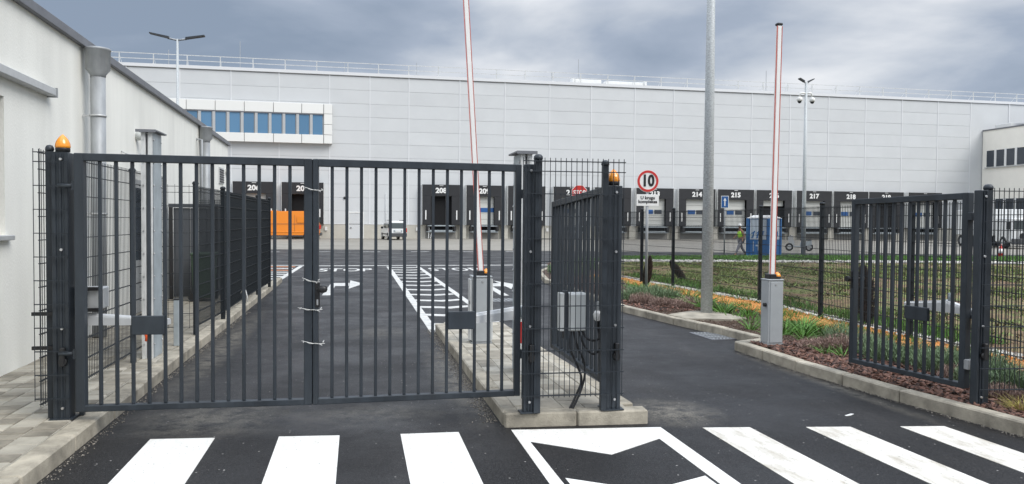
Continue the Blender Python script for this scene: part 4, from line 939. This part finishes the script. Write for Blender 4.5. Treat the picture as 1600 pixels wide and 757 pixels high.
# scooter by the docks
mo = thing('motor_scooter', 'small grey motor scooter parked to the right of the blue cabin', 'scooter', (28.9, 46.5, .006), 2.7)
for x in (-.62, .62): w = part('wheel', MB().tube([(x, -.05, .26), (x, .05, .26)], .26, 16), 'tyre', mo); part('rim', MB().tube([(x, -.055, .26), (x, .055, .26)], .15, 12), 'alu', w)
part('body', MB().add([(-.75, -.14, .4), (-.1, -.16, .3), (-.05, -.14, .55), (-.75, -.12, .72), (-.75, .14, .4), (-.1, .16, .3), (-.05, .14, .55), (-.75, .12, .72)], [(0, 1, 2, 3), (7, 6, 5, 4), (0, 4, 5, 1), (1, 5, 6, 2), (2, 6, 7, 3), (3, 7, 4, 0)]).box(-.1, .4, -.15, .15, .26, .32, .02), 'galv_p', mo)
part('seat', MB().box(-.75, -.05, -.13, .13, .70, .80, .04), 'black', mo); part('front_shield', MB().bar((.42, 0, .28), (.58, 0, 1.0), .34, .06), 'alu', mo)
part('handlebar', MB().tube([(.55, -.32, 1.05), (.58, 0, 1.02), (.55, .32, 1.05)], .02, 8), 'black', mo); part('fork', MB().tube([(.56, 0, .9), (.64, 0, .3)], .03, 8), 'black', mo)

# portable toilet
pt = thing('portable_toilet', 'blue and white portable cabin with printed sides behind the mesh fence', 'cabin', (22.0, 38.85, 0), math.radians(32))
hw = .62
for sx in (-1, 1):
    for sy in (-1, 1): part('corner_post', MB().box(sx*hw-.07, sx*hw+.07, sy*hw-.07, sy*hw+.07, .05, 2.12, .01), 'tblue', pt)
part('base', MB().box(-hw-.06, hw+.06, -hw-.06, hw+.06, 0, .12, .01), 'tblue', pt)
for k in range(4):
    R_ = Matrix.Rotation(k*PI/2, 4, 'Z')
    a = part('side_panel', MB().box(-hw+.07, hw-.07, -hw, -hw+.03, .12, 2.1).xf(R_), 'tblue', pt)
    part('printed_panel', MB().box(-hw+.13, hw-.13, -hw-.02, -hw, .95, 2.05, .005).xf(R_), 'tgrey', a)
    b = MB()
    for i in range(3): x0 = -.40+i*.27; b.add([(x0, -hw-.024, 1.02), (x0+.09, -hw-.024, 1.02), (x0+.22, -hw-.024, 1.42), (x0+.13, -hw-.024, 1.42)], [(0, 1, 2, 3)]).add([(x0, -hw-.024, 1.25), (x0+.2, -hw-.024, 1.36), (x0+.2, -hw-.024, 1.42), (x0, -hw-.024, 1.31)], [(0, 1, 2, 3)])
    part('printed_stroke', b.xf(R_), 'tblue', a)
    part('printed_mark', MB().box(-.03, .03, -hw-.012, -hw, .35, .85).box(-.14, .14, -hw-.014, -hw, .58, .66).box(-.30, -.25, -hw-.012, -hw, .3, .85).xf(R_), 'tgrey', a)
part('roof', MB().add([(-hw-.07, -hw-.07, 2.12), (hw+.07, -hw-.07, 2.12), (hw+.07, hw+.07, 2.12), (-hw-.07, hw+.07, 2.12), (-hw+.2, -hw+.2, 2.28), (hw-.2, -hw+.2, 2.28), (hw-.2, hw-.2, 2.28), (-hw+.2, hw-.2, 2.28)], [(3, 2, 1, 0), (4, 5, 6, 7), (0, 1, 5, 4), (1, 2, 6, 5), (2, 3, 7, 6), (3, 0, 4, 7)]), 'white', pt)
# traffic cone
tcn_ = thing('traffic_cone', 'red and white traffic cone standing on the road at the right edge', 'cone', (34.0, 35.4, 0))
part('base', MB().box(-.2, .2, -.2, .2, 0, .04, .01), 'black', tcn_); part('cone', MB().lathe([(.15, .04), (.04, .78), (.02, .8)], n=18), 'red', tcn_); part('band', MB().lathe([(.112, .32), (.076, .56)], n=18), 'white', tcn_)

# person (skin-modifier body)
pe = thing('person', 'worker in a hi-vis vest and pale cap walking left behind the mesh fence', 'person', (20.75, 39.1, 0), 0)
def skinned(name, V, E, R_, mt, lv_=2):
    me = bpy.data.meshes.new(name); me.from_pydata(V, E, []); o = link(name, me, pe); me.materials.append(MT[mt])
    mo_ = o.modifiers.new('skin', 'SKIN'); mo_.use_smooth_shade = True
    for v, r_ in zip(me.skin_vertices[0].data, R_): v.radius = (r_, r_) if isinstance(r_, float) else r_
    me.skin_vertices[0].data[0].use_root = True
    o.modifiers.new('sub', 'SUBSURF').levels = 1; o.modifiers['sub'].render_levels = lv_; return o
V = [(0, 0, .95), (0, 0, 1.15), (-.03, 0, 1.40), (-.05, 0, 1.50), (-.07, 0, 1.60), (-.08, 0, 1.70),
     (-.02, -.19, 1.40), (.06, -.23, 1.14), (-.03, -.24, .90), (-.05, -.24, .82), (-.02, .19, 1.40), (-.12, .23, 1.16), (-.30, .22, 1.02), (-.36, .21, .97),
     (-.02, -.10, .88), (-.20, -.11, .52), (-.36, -.11, .12), (-.47, -.11, .06), (.03, .10, .88), (.10, .11, .50), (.34, .11, .16), (.27, .11, .05)]
E_ = [(0, 1), (1, 2), (2, 3), (3, 4), (4, 5), (2, 6), (6, 7), (7, 8), (8, 9), (2, 10), (10, 11), (11, 12), (12, 13), (0, 14), (14, 15), (15, 16), (16, 17), (0, 18), (18, 19), (19, 20), (20, 21)]
R_ = [.13, .14, .15, .06, .085, .07, .065, .045, .034, .04, .065, .045, .034, .04, .085, .06, .042, .04, .085, .06, .042, .04]
skinned('body', V, E_, R_, 'skin')
skinned('hi_vis_vest', [(0, 0, .98), (0, 0, 1.15), (-.03, 0, 1.38), (-.04, 0, 1.45), (-.02, -.17, 1.40), (-.02, .17, 1.40)], [(0, 1), (1, 2), (2, 3), (2, 4), (2, 5)], [.165, .17, .175, .11, .09, .09], 'hivis')
skinned('trousers', [(0, 0, .93), (-.02, -.10, .87), (-.20, -.11, .52), (-.35, -.11, .14), (.03, .10, .87), (.10, .11, .50), (.33, .11, .18)], [(0, 1), (1, 2), (2, 3), (0, 4), (4, 5), (5, 6)], [.15, .105, .08, .06, .105, .08, .06], 'trouser')
skinned('shoe', [(-.34, -.11, .06), (-.52, -.11, .04)], [(0, 1)], [.055, .045], 'shoe', 1); skinned('shoe', [(.34, .11, .14), (.25, .11, .02)], [(0, 1)], [.055, .045], 'shoe', 1)
part('cap', MB().lathe([(.105, 1.66), (.112, 1.70), (.10, 1.76), (.06, 1.80), (.01, 1.81)], (-.07, 0, 0), 16).box(-.25, -.12, -.07, .07, 1.665, 1.68, .005), 'white', pe)

# ================================================================ PLANTING
def blades(n, R0, h0, h1, w, spread, curl=0, seg=1, dome=True, seed=0):
    """n thin leaf blades springing from a disc of radius R0 -> V,F arrays (quads)"""
    r = np.random.default_rng(seed); a = r.uniform(0, 2*PI, n); rad = np.sqrt(r.uniform(0, 1, n))*R0
    ox = rad*np.cos(a); oy = rad*np.sin(a); lean = spread*(rad/R0*.8+r.uniform(0, .35, n)); hh = r.uniform(h0, h1, n)*(1-.35*(rad/R0)**2 if dome else 1)
    ta = a+r.normal(0, .5, n); wa = r.uniform(0, PI, n); V = []; F = []
    for k in range(seg+1):
        t_ = k/seg; dx = np.cos(ta)*lean*hh*(t_+curl*t_*t_); dy = np.sin(ta)*lean*hh*(t_+curl*t_*t_); z = hh*(t_-curl*.45*t_*t_*lean)
        ww = w*(1-.75*t_)
        for s_ in (-1, 1): V.append(np.stack([ox+dx+s_*ww*np.cos(wa)/2, oy+dy+s_*ww*np.sin(wa)/2, z], 1))
    V = np.stack(V, 1).reshape(-1, 3); m_ = 2*(seg+1)
    for k in range(seg): b0 = np.arange(n)*m_+2*k; F.append(np.stack([b0, b0+1, b0+3, b0+2], 1))
    return V, np.concatenate(F)
def bush_mesh(name, mt, seed, R0=.2, h=.26, n=420, w=.012):
    V1, F1 = blades(n, R0, h*.55, h, w, .75, seed=seed)
    r = np.random.default_rng(seed+50); m_ = n*2   # short side leaflets through the volume
    a = r.uniform(0, 2*PI, m_); rad = np.sqrt(r.uniform(0, 1, m_))*R0*1.45; z = r.uniform(.1, .95, m_)*h*np.sqrt(np.clip(1-(rad/(R0*1.6))**2, 0, 1)); ph = r.uniform(0, 2*PI, m_); el = r.uniform(.1, 1.3, m_); l = r.uniform(.02, .045, m_)
    p = np.stack([rad*np.cos(a), rad*np.sin(a), z], 1); d = np.stack([np.cos(ph)*np.cos(el), np.sin(ph)*np.cos(el), np.sin(el)], 1)*l[:, None]; s_ = np.stack([-np.sin(ph), np.cos(ph), 0*ph], 1)*w*.45
    V2 = np.stack([p-s_, p+s_, p+d+s_*.3, p+d-s_*.3], 1).reshape(-1, 3); F2 = np.arange(m_*4).reshape(-1, 4)
    return npmesh(name, np.concatenate([V1, V2]), np.concatenate([F1, F2+len(V1)]), MT[mt])
LM = [bush_mesh('lavender_bush', 'lav', 11+i, h=.30-.03*i) for i in range(3)]+[bush_mesh('lavender_bush', 'lavd', 31+i, h=.24-.03*i) for i in range(2)]
def bush(x, y, k, s_, label, grp): 
    o = link('lavender_bush', LM[k]); o.location = (x, y, .10); o.rotation_euler = (0, 0, random.uniform(0, 6.28)); o.scale = (s_, s_, s_*random.uniform(.85, 1.15)); o['label'] = label; o['category'] = 'bush'; o['group'] = grp
n_ = 0
G1 = 'lavender bushes between the 10 sign and the lamp post'; G2 = 'lavender bushes beside the right barrier and open gate leaf'; G3 = 'lavender bushes along the far bend of the kerb'
LB = {G1: ('grey-green lavender bush between the 10 sign and lamp post', 'brownish dry lavender bush between the 10 sign and lamp post'),
      G2: ('grey-green lavender bush in the mulch behind the right gate leaf', 'purplish dry lavender bush in the mulch behind the right gate leaf'),
      G3: ('low green shrub seen through the island mesh', 'reddish low shrub seen through the island mesh')}
for x, y, k, s_, g_ in [(6.0, 15.6, 3, 1.0, G1), (6.3, 15.2, 4, 1.0, G1), (6.05, 16.3, 0, 1.2, G1), (6.35, 16.2, 1, 1.3, G1), (6.6, 15.8, 0, 1.3, G1), (6.75, 15.0, 3, 1.1, G1), (6.55, 14.7, 4, .9, G1), (6.0, 17.4, 3, 1.1, G1), (6.1, 18.3, 4, 1.2, G1), (6.4, 17.6, 2, 1.2, G1), (6.2, 19.2, 3, 1.2, G1), (6.7, 16.7, 1, 1.2, G1), (6.45, 18.8, 3, 1.3, G1), (6.2, 20.2, 4, 1.2, G1), (6.6, 19.8, 0, 1.2, G1), (6.9, 16.2, 3, 1, G1), (6.25, 21.3, 3, 1.2, G1),
        (6.25, 9.55, 4, .95, G2), (6.5, 9.35, 3, 1.0, G2), (6.95, 9.95, 0, 1.05, G2), (6.72, 8.95, 1, 1.1, G2), (6.62, 8.65, 0, 1.0, G2), (6.95, 9.4, 1, 1.1, G2), (7.15, 9.7, 3, .9, G2), (6.8, 8.3, 2, 1.0, G2), (6.75, 7.9, 0, 1.0, G2), (7.05, 8.6, 1, 1.1, G2), (7.05, 8.0, 2, 1.1, G2), (6.7, 7.45, 3, .9, G2), (6.95, 7.4, 0, 1.1, G2), (7.2, 7.75, 1, 1.0, G2), (6.55, 7.1, 2, .9, G2), (6.85, 6.85, 0, 1.0, G2), (7.15, 7.0, 4, 1.0, G2), (6.35, 6.55, 3, .7, G2), (6.7, 6.3, 2, .9, G2), (7.3, 6.6, 1, 1.0, G2), (7.0, 6.2, 0, 1.0, G2), (7.3, 8.4, 0, .9, G2)]+\
       [(6.1+random.uniform(0, 1.2)+max(0, (yy-24)*.32), yy, random.choice((0, 1, 2, 3)), 1.4, G3) for yy in [22.3+i*.42 for i in range(18)]]:
    bush(x, y, k, s_, LB[g_][1 if k > 2 else 0], g_)
def tuft_mesh(name, mt, seed, n=46, R0=.10, h=.34, w=.022, seg=3): V, F = blades(n, R0, h*.5, h, w, 1.0, curl=.7, seg=seg, dome=False, seed=seed); return npmesh(name, V, F, MT[mt])
ORD = ['nearest', 'second nearest', 'third nearest', 'fourth nearest', 'fifth nearest', 'sixth nearest', 'seventh nearest', 'eighth nearest', 'ninth nearest', 'tenth nearest', 'eleventh nearest', 'twelfth nearest', 'thirteenth nearest', 'fourteenth nearest', 'fifteenth nearest', 'farthest']
def ordinal_labels(key):
    d_ = {}
    for o in bpy.data.objects:
        if o.get('label') and o.parent is None and o.name.startswith(key): d_.setdefault(o['label'], []).append(o)
    for l_, os_ in d_.items():
        if 1 < len(os_) <= 16:
            os_.sort(key=lambda o: (o.location.x*.2+o.location.y))
            for i, o in enumerate(os_): o['label'] = (ORD[i] if i < len(os_)-1 else 'farthest')+' '+l_
TM = [tuft_mesh('grass_tuft', 'grass', 3+i) for i in range(3)]+[tuft_mesh('grass_tuft', 'grassy', 9, n=60, h=.25, w=.012)]
GT = {'a': 'tall bright green grass tuft around the foot of the lamp post', 'b': 'bright green grass tuft just right of the right barrier cabinet', 'c': 'yellowish grass tuft on the bed edge near the right gate post'}
GG = {'a': 'grass tufts by the lamp post', 'b': 'grass tufts by the right barrier', 'c': 'yellowish tufts near the right gate post'}
tl = [(7.0+random.uniform(-.25, .4), 13.2+i*.36+random.uniform(-.15, .15), random.randrange(3), random.uniform(.55, 1.15), 'a') for i in range(22)]
tl += [(x, y, random.randrange(3), s_, 'b') for x, y, s_ in ((6.55, 10.9, .9), (6.8, 10.75, 1.0), (6.95, 11.1, 1), (6.5, 10.3, .6), (7.1, 10.8, .9), (6.3, 11.5, .7), (7.2, 11.4, 1), (6.12, 9.15, .5), (6.22, 8.95, .55), (6.2, 10.6, .6))]
for x, y, k, s_, g_ in tl:
    o = link('grass_tuft', TM[k]); o.location = (x, y, .10); o.rotation_euler = (0, 0, random.uniform(0, 6.28)); o.scale = (s_,)*3; o['label'] = GT[g_]; o['category'] = 'grass tuft'; o['group'] = GG[g_]

ordinal_labels('lavender_bush'); ordinal_labels('grass_tuft')
def stuff(name, V, F, mt, label, cat):
    o = link(name, npmesh(name, V, F, MT[mt])); o['kind'] = 'stuff'; o['label'] = label; o['category'] = cat; return o
def scatter_boxes(X, Y, Zz, sx, sy, sz, r, tilt=.35, rough=.3):
    n = len(X); c = np.array([(x, y, z) for x in (-1, 1) for y in (-1, 1) for z in (-1, 1)], float)/2
    V = c[None]*np.stack([sx, sy, sz], 1)[:, None, :]*(1+r.uniform(-rough, rough, (n, 8, 3)))
    a = r.uniform(0, 2*PI, n); tx = r.normal(0, tilt, n); ty = r.normal(0, tilt, n); ca, sa = np.cos(a), np.sin(a)
    x, y, z = V[..., 0], V[..., 1], V[..., 2]
    y2 = y*np.cos(tx)[:, None]-z*np.sin(tx)[:, None]; z2 = y*np.sin(tx)[:, None]+z*np.cos(tx)[:, None]
    x3 = x*np.cos(ty)[:, None]+z2*np.sin(ty)[:, None]; z3 = -x*np.sin(ty)[:, None]+z2*np.cos(ty)[:, None]
    V = np.stack([x3*ca[:, None]-y2*sa[:, None]+X[:, None], x3*sa[:, None]+y2*ca[:, None]+Y[:, None], z3+Zz[:, None]], 2).reshape(-1, 3)
    f = np.array([(0, 1, 3, 2), (4, 6, 7, 5), (0, 4, 5, 1), (2, 3, 7, 6), (0, 2, 6, 4), (1, 5, 7, 3)]); F = (f[None]+8*np.arange(n)[:, None, None]).reshape(-1, 4); return V, F
xs_k = lambda y: np.interp(y, [2, 5.6, 7, 8.7, 10.2, 10.8, 11.6, 13, 15, 18, 22.4, 26, 30], [5.98, 5.88, 5.70, 5.56, 5.6, 6.06, 6.04, 5.76, 5.52, 5.58, 5.7, 6.35, 8.0])
# bark mulch
n = 9000; Yv = np.concatenate([rng.uniform(4.8, 10.2, n), rng.uniform(14.0, 22, 2600)]); e0 = xs_k(Yv); Xv = e0+rng.beta(1, 1.25, len(Yv))*1.9
sz_ = rng.uniform(.5, 1.35, len(Yv))
V, F = scatter_boxes(Xv, Yv, np.full(len(Yv), .108)+rng.uniform(0, .02, len(Yv)), .072*sz_, .028*sz_, .011*sz_, rng, .33)
stuff('bark_mulch', V, F, 'bark', 'reddish brown bark chips covering the bed along the right kerb', 'mulch')
n = 5000; Yv = rng.uniform(9.8, 14.6, n); Xv = xs_k(Yv)+rng.uniform(.0, 1.9, n); sz_ = rng.uniform(.4, 1.3, n)
V, F = scatter_boxes(Xv, Yv, np.full(n, .106), .03*sz_, .02*sz_, .013*sz_, rng, .5)
stuff('soil_clods', V, F, 'soil', 'loose brown soil clods in the bed around the right barrier and lamp post', 'soil')
# orange gravel strip, pebbles
ol_pts = [(8.1, 4.6), (8.0, 8), (7.95, 10.8), (8.0, 12.7), (8.2, 15.6), (8.0, 18), (7.6, 23.5)]
def strip(name, pts, w, z, mt, label=None):
    n = 60; ys = np.linspace(pts[0][1], pts[-1][1], n); xc = np.interp(ys, [p[1] for p in pts], [p[0] for p in pts]); r1 = xc-w/2+rng.normal(0, .035, n); r2 = xc+w/2+rng.normal(0, .035, n)
    b = MB(); vs = []; fs = []
    for i in range(n): vs += [(r1[i], ys[i], z-.03), (xc[i]-w*.2, ys[i], z+.012), (xc[i]+w*.2, ys[i], z+.015), (r2[i], ys[i], z-.03)]
    for i in range(n-1):
        for k in range(3): fs.append((i*4+k, i*4+k+1, i*4+k+5, i*4+k+4))
    b.add(vs, fs, True); o = link(name, b.mesh(name, MT[mt])); o['kind'] = 'structure'; return o
strip('orange_gravel_strip', ol_pts, 1.0, .112, 'osand')
n = 5200; Yv = rng.uniform(4.8, 24, n); xc = np.interp(Yv, [p[1] for p in ol_pts], [p[0] for p in ol_pts])
V, F = scatter_boxes(xc+rng.normal(0, .27, n), Yv, np.full(n, .122), *(rng.uniform(.012, .03, n) for _ in range(3)), rng, .6)
stuff('orange_gravel', V, F, 'osand', 'orange gravel spread in a strip through the bed in front of the mesh fence', 'gravel')
n = 5500; Yv = rng.uniform(5.2, 24, n); xc = np.interp(Yv, [p[1] for p in ol_pts], [p[0] for p in ol_pts])+.56
V, F = scatter_boxes(xc+rng.normal(0, .07, n), Yv, np.full(n, .118), rng.uniform(.02, .055, n), rng.uniform(.02, .05, n), rng.uniform(.015, .035, n), rng, .4)
stuff('pebble_edging', V, F, 'pebble', 'pale pebbles lying in a line along the foot of the mesh fence', 'pebbles')
n = 5000; Xv = rng.uniform(8.5, 45, n); Yc = np.interp(Xv, [8.5, 11.4, 22, 29, 45], [29, 32.3, 30.9, 29.6, 26.5])
V, F = scatter_boxes(Xv, Yc+rng.normal(0, .28, n), np.full(n, .125), rng.uniform(.05, .15, n), rng.uniform(.05, .15, n), rng.uniform(.03, .09, n), rng, .4)
stuff('pebble_band', V, F, 'pebble', 'pale pebble band crossing the far end of the meadow', 'pebbles')
_tab = rng.uniform(-1, 1, (64, 64))
def fbm(x, y):
    out = 0
    for sc, am in ((.55, 1), (1.3, .7), (3.1, .45)):
        u = x*sc+sc*17; v = y*sc*.8+sc*5; i = np.floor(u).astype(int); j = np.floor(v).astype(int); fu = u-i; fv = v-j; fu = fu*fu*(3-2*fu); fv = fv*fv*(3-2*fv); T = _tab
        out = out+am*((T[i % 64, j % 64]*(1-fu)+T[(i+1) % 64, j % 64]*fu)*(1-fv)+(T[i % 64, (j+1) % 64]*(1-fu)+T[(i+1) % 64, (j+1) % 64]*fu)*fv)
    return out/1.2
def field(n, xr, yfun, mt, h0, h1, w, thr, name, label):
    X = rng.uniform(*xr, n); Yv = yfun(X, rng.uniform(0, 1, n)); k = (fbm(X, Yv)+rng.normal(0, .55, n)) > thr; X = X[k]; Yv = Yv[k]; n = len(X)
    h = rng.uniform(h0, h1, n); a = rng.uniform(0, PI, n); lx = rng.normal(0, .5, n)*h; ly = rng.normal(0, .5, n)*h; ww = w*(.6+Yv/25)
    V = np.stack([np.stack([X-np.cos(a)*ww, Yv-np.sin(a)*ww, np.full(n, .1)], 1), np.stack([X+np.cos(a)*ww, Yv+np.sin(a)*ww, np.full(n, .1)], 1), np.stack([X+lx, Yv+ly, .1+h], 1)], 1).reshape(-1, 3)
    o = stuff(name, V, np.arange(3*n).reshape(-1, 3), mt, label, 'grass')
yA = lambda X, u: 6+(np.interp(X, [8.5, 11.4, 22, 29, 45], [28.6, 32, 30.6, 29.3, 26])-6)*u**.75
field(110000, (8.6, 34), yA, 'grassf', .015, .05, .010, .15, 'meadow_grass', 'sparse yellow-green grass growing over the brown soil of the meadow')
yB = lambda X, u: np.interp(X, [8.5, 11.4, 22, 29, 45], [29.3, 32.6, 31.2, 29.9, 26.8])+(np.interp(X, [9, 12.4, 22, 34, 60], [31.0, 35.2, 36.2, 34.3, 33])-np.interp(X, [8.5, 11.4, 22, 29, 45], [29.3, 32.6, 31.2, 29.9, 26.8]))*u
field(52000, (8.8, 46), yB, 'grass', .06, .20, .016, -.9, 'verge_grass', 'thick green grass verge beside the transverse road')
yC = lambda X, u: 10.5+13.5*u
field(9000, (8.5, 9.3), lambda X, u: 9.5+14*u, 'grass', .06, .22, .009, -.1, 'fence_grass', 'taller green grass along the far side of the mesh fence')
field(1500, (6.7, 7.2), lambda X, u: 10.3+12*u, 'grass', .05, .24, .008, -.2, 'bed_grass', 'thin green grass growing between the bushes and the orange gravel')
# meadow clumps: low weeds in uneven drifts
def clumps(n, name, mt, label, xr, yr, h, sprd):
    X = rng.uniform(*xr, n*4); Yv = yr[0]+(yr[1]-yr[0])*rng.uniform(0, 1, n*4)**.8; k = fbm(X*1.4+3, Yv*1.1) > .12; X = X[k][:n]; Yv = Yv[k][:n]; m_ = 14
    k = Yv < np.interp(X, [8.5, 11.4, 22, 29, 45], [28.6, 32, 30.6, 29.3, 26]); X = X[k]; Yv = Yv[k]
    X = np.repeat(X, m_); Yv = np.repeat(Yv, m_); n2 = len(X); X = X+rng.normal(0, sprd, n2); Yv = Yv+rng.normal(0, sprd, n2)
    a = rng.uniform(0, PI, n2); hh = rng.uniform(.3, 1, n2)*h; lx = rng.normal(0, .9, n2)*hh; ly = rng.normal(0, .9, n2)*hh; ww = rng.uniform(.012, .03, n2)
    V = np.stack([np.stack([X-np.cos(a)*ww, Yv-np.sin(a)*ww, np.full(n2, .1)], 1), np.stack([X+np.cos(a)*ww, Yv+np.sin(a)*ww, np.full(n2, .1)], 1), np.stack([X+lx, Yv+ly, .1+hh], 1)], 1).reshape(-1, 3)
    stuff(name, V, np.arange(3*n2).reshape(-1, 3), mt, label, 'weeds')
clumps(3600, 'meadow_weeds', 'grassf', 'uneven drifts of low green weeds scattered over the meadow soil', (8.6, 32), (6, 31), .11, .11)
clumps(2600, 'meadow_weeds', 'soilc', 'brown clods and dead stems scattered over the meadow', (8.6, 32), (6, 31), .07, .16)
n = 1500; Yv = rng.uniform(6, 20, n); Xv = np.interp(Yv, [p[1] for p in ol_pts], [p[0] for p in ol_pts])+rng.normal(-.1, .28, n); k = fbm(Xv*4, Yv*2.2) > .25; Xv = Xv[k]; Yv = Yv[k]; n = len(Xv); Xv = np.repeat(Xv, 7)+rng.normal(0, .04, n*7); Yv = np.repeat(Yv, 7)+rng.normal(0, .04, n*7); n = len(Xv)
a = rng.uniform(0, PI, n); hh = rng.uniform(.03, .14, n); V = np.stack([np.stack([Xv-np.cos(a)*.006, Yv-np.sin(a)*.006, np.full(n, .11)], 1), np.stack([Xv+np.cos(a)*.006, Yv+np.sin(a)*.006, np.full(n, .11)], 1), np.stack([Xv+rng.normal(0, .04, n), Yv+rng.normal(0, .04, n), .11+hh], 1)], 1).reshape(-1, 3)
stuff('strip_weeds', V, np.arange(3*n).reshape(-1, 3), 'grass', 'small green weeds sprouting through the orange gravel strip', 'weeds')
# grit gathered along the kerbs
n = 2600; Yv = rng.uniform(6.9, 13, n); Xv = 1.27-np.abs(rng.normal(0, .07, n)); Y2 = rng.uniform(5.6, 16, 1100); X2 = -2.17+np.abs(rng.normal(0, .04, 1100)); Y3 = rng.uniform(4.5, 10, 900); X3 = np.interp(Y3, [3.2, 5.65, 7, 8.7, 10.3], [5.82, 5.71, 5.52, 5.38, 5.38])-np.abs(rng.normal(0, .035, 900))
Xg = np.concatenate([Xv, X2, X3]); Yg = np.concatenate([Yv, Y2, Y3]); s1 = rng.uniform(.003, .011, len(Xg))
V, F = scatter_boxes(Xg, Yg, s1*.35, s1, s1*.8, s1*.7, rng, .5)
stuff('kerb_grit', V, F, 'grit', 'fine pale grit gathered on the asphalt along the kerbs', 'grit')
V0, F0 = blades(60, .10, .08, .17, .010, 1.0, curl=.7, seg=2, dome=False, seed=9); Vs = []; Fs = []
for i in range(38):
    a = rng.uniform(0, 6.28); s1 = rng.uniform(.5, 1.1); Vs.append(np.stack([(V0[:, 0]*np.cos(a)-V0[:, 1]*np.sin(a))*s1+6.02+rng.uniform(0, 1.4), (V0[:, 0]*np.sin(a)+V0[:, 1]*np.cos(a))*s1+5.1+rng.uniform(0, 1.05), V0[:, 2]*s1+.1], 1)); Fs.append(F0+i*len(V0))
stuff('yellow_grass', np.concatenate(Vs), np.concatenate(Fs), 'grassy', 'yellowish moss and grass on the bed edge at the foot of the right gate post', 'grass')
# dead conifers
def conifer(label, x, y, h, r, lean):
    rg = np.random.default_rng(int(x*10)); n = 1500; t_ = rg.uniform(0, 1, n); a = rg.uniform(0, 2*PI, n); rad = r*np.sin(PI*np.clip(t_*.93+.07, 0, 1))**.7*rg.uniform(.55, 1.05, n)
    p = np.stack([rad*np.cos(a)+lean*t_*h, rad*np.sin(a), .04+t_*h], 1); d = np.stack([np.cos(a)*.03, np.sin(a)*.03, rg.uniform(.02, .08, n)], 1); s_ = np.stack([-np.sin(a), np.cos(a), 0*a], 1)*.016
    V = np.stack([p-s_, p+s_, p+d+s_*.4, p+d-s_*.4], 1).reshape(-1, 3)
    t = thing('dead_conifer', label, 'shrub', (x, y, .1)); o = link('foliage', npmesh('foliage', V, np.arange(4*n).reshape(-1, 4), MT['dead']), t)
    vs = MB().lathe([(r*.5*math.sin(PI*min(1, q*.93+.07))**.7+.01, .05+q*h*.96) for q in [i/8 for i in range(9)]], n=10); vs.v = [(v[0]+lean*(v[2]-.05), v[1], v[2]) for v in vs.v]; part('inner_twigs', vs, 'dead', t)
    part('trunk', MB().tube([(0, 0, -.02), (lean*.3*h, 0, h*.3)], .018, 8), 'dead', t)
conifer('brown dead conifer leaning beside the thin pole of the 10 sign', 7.35, 18.9, .78, .11, .15)
conifer('brown dead conifer tilted strongly left, beyond the fence right of the 10 sign', 9.35, 21.0, .55, .13, -.75)
conifer('wide brown dead conifer beside the open right gate leaf', 8.62, 11.75, .95, .19, -.10)
# small litter
for (x, y, l, lab) in ((-1.95, 5.55, .12, 'torn white scrap on the asphalt by the left kerb'), (4.6, 6.55, .16, 'thin white fibre scrap on the asphalt above the right zebra stripes'), (.9, 14.0, .5, None)):
    if lab: 
        l *= .8; o = single('litter', MB().prism([(0, 0), (l*.5, .015), (l, .06), (l*.8, .075), (l*.35, .045), (0, .02)], 0, .004), 'tie', lab, 'litter'); o.location = (x, y, .002)
road.name = 'road'
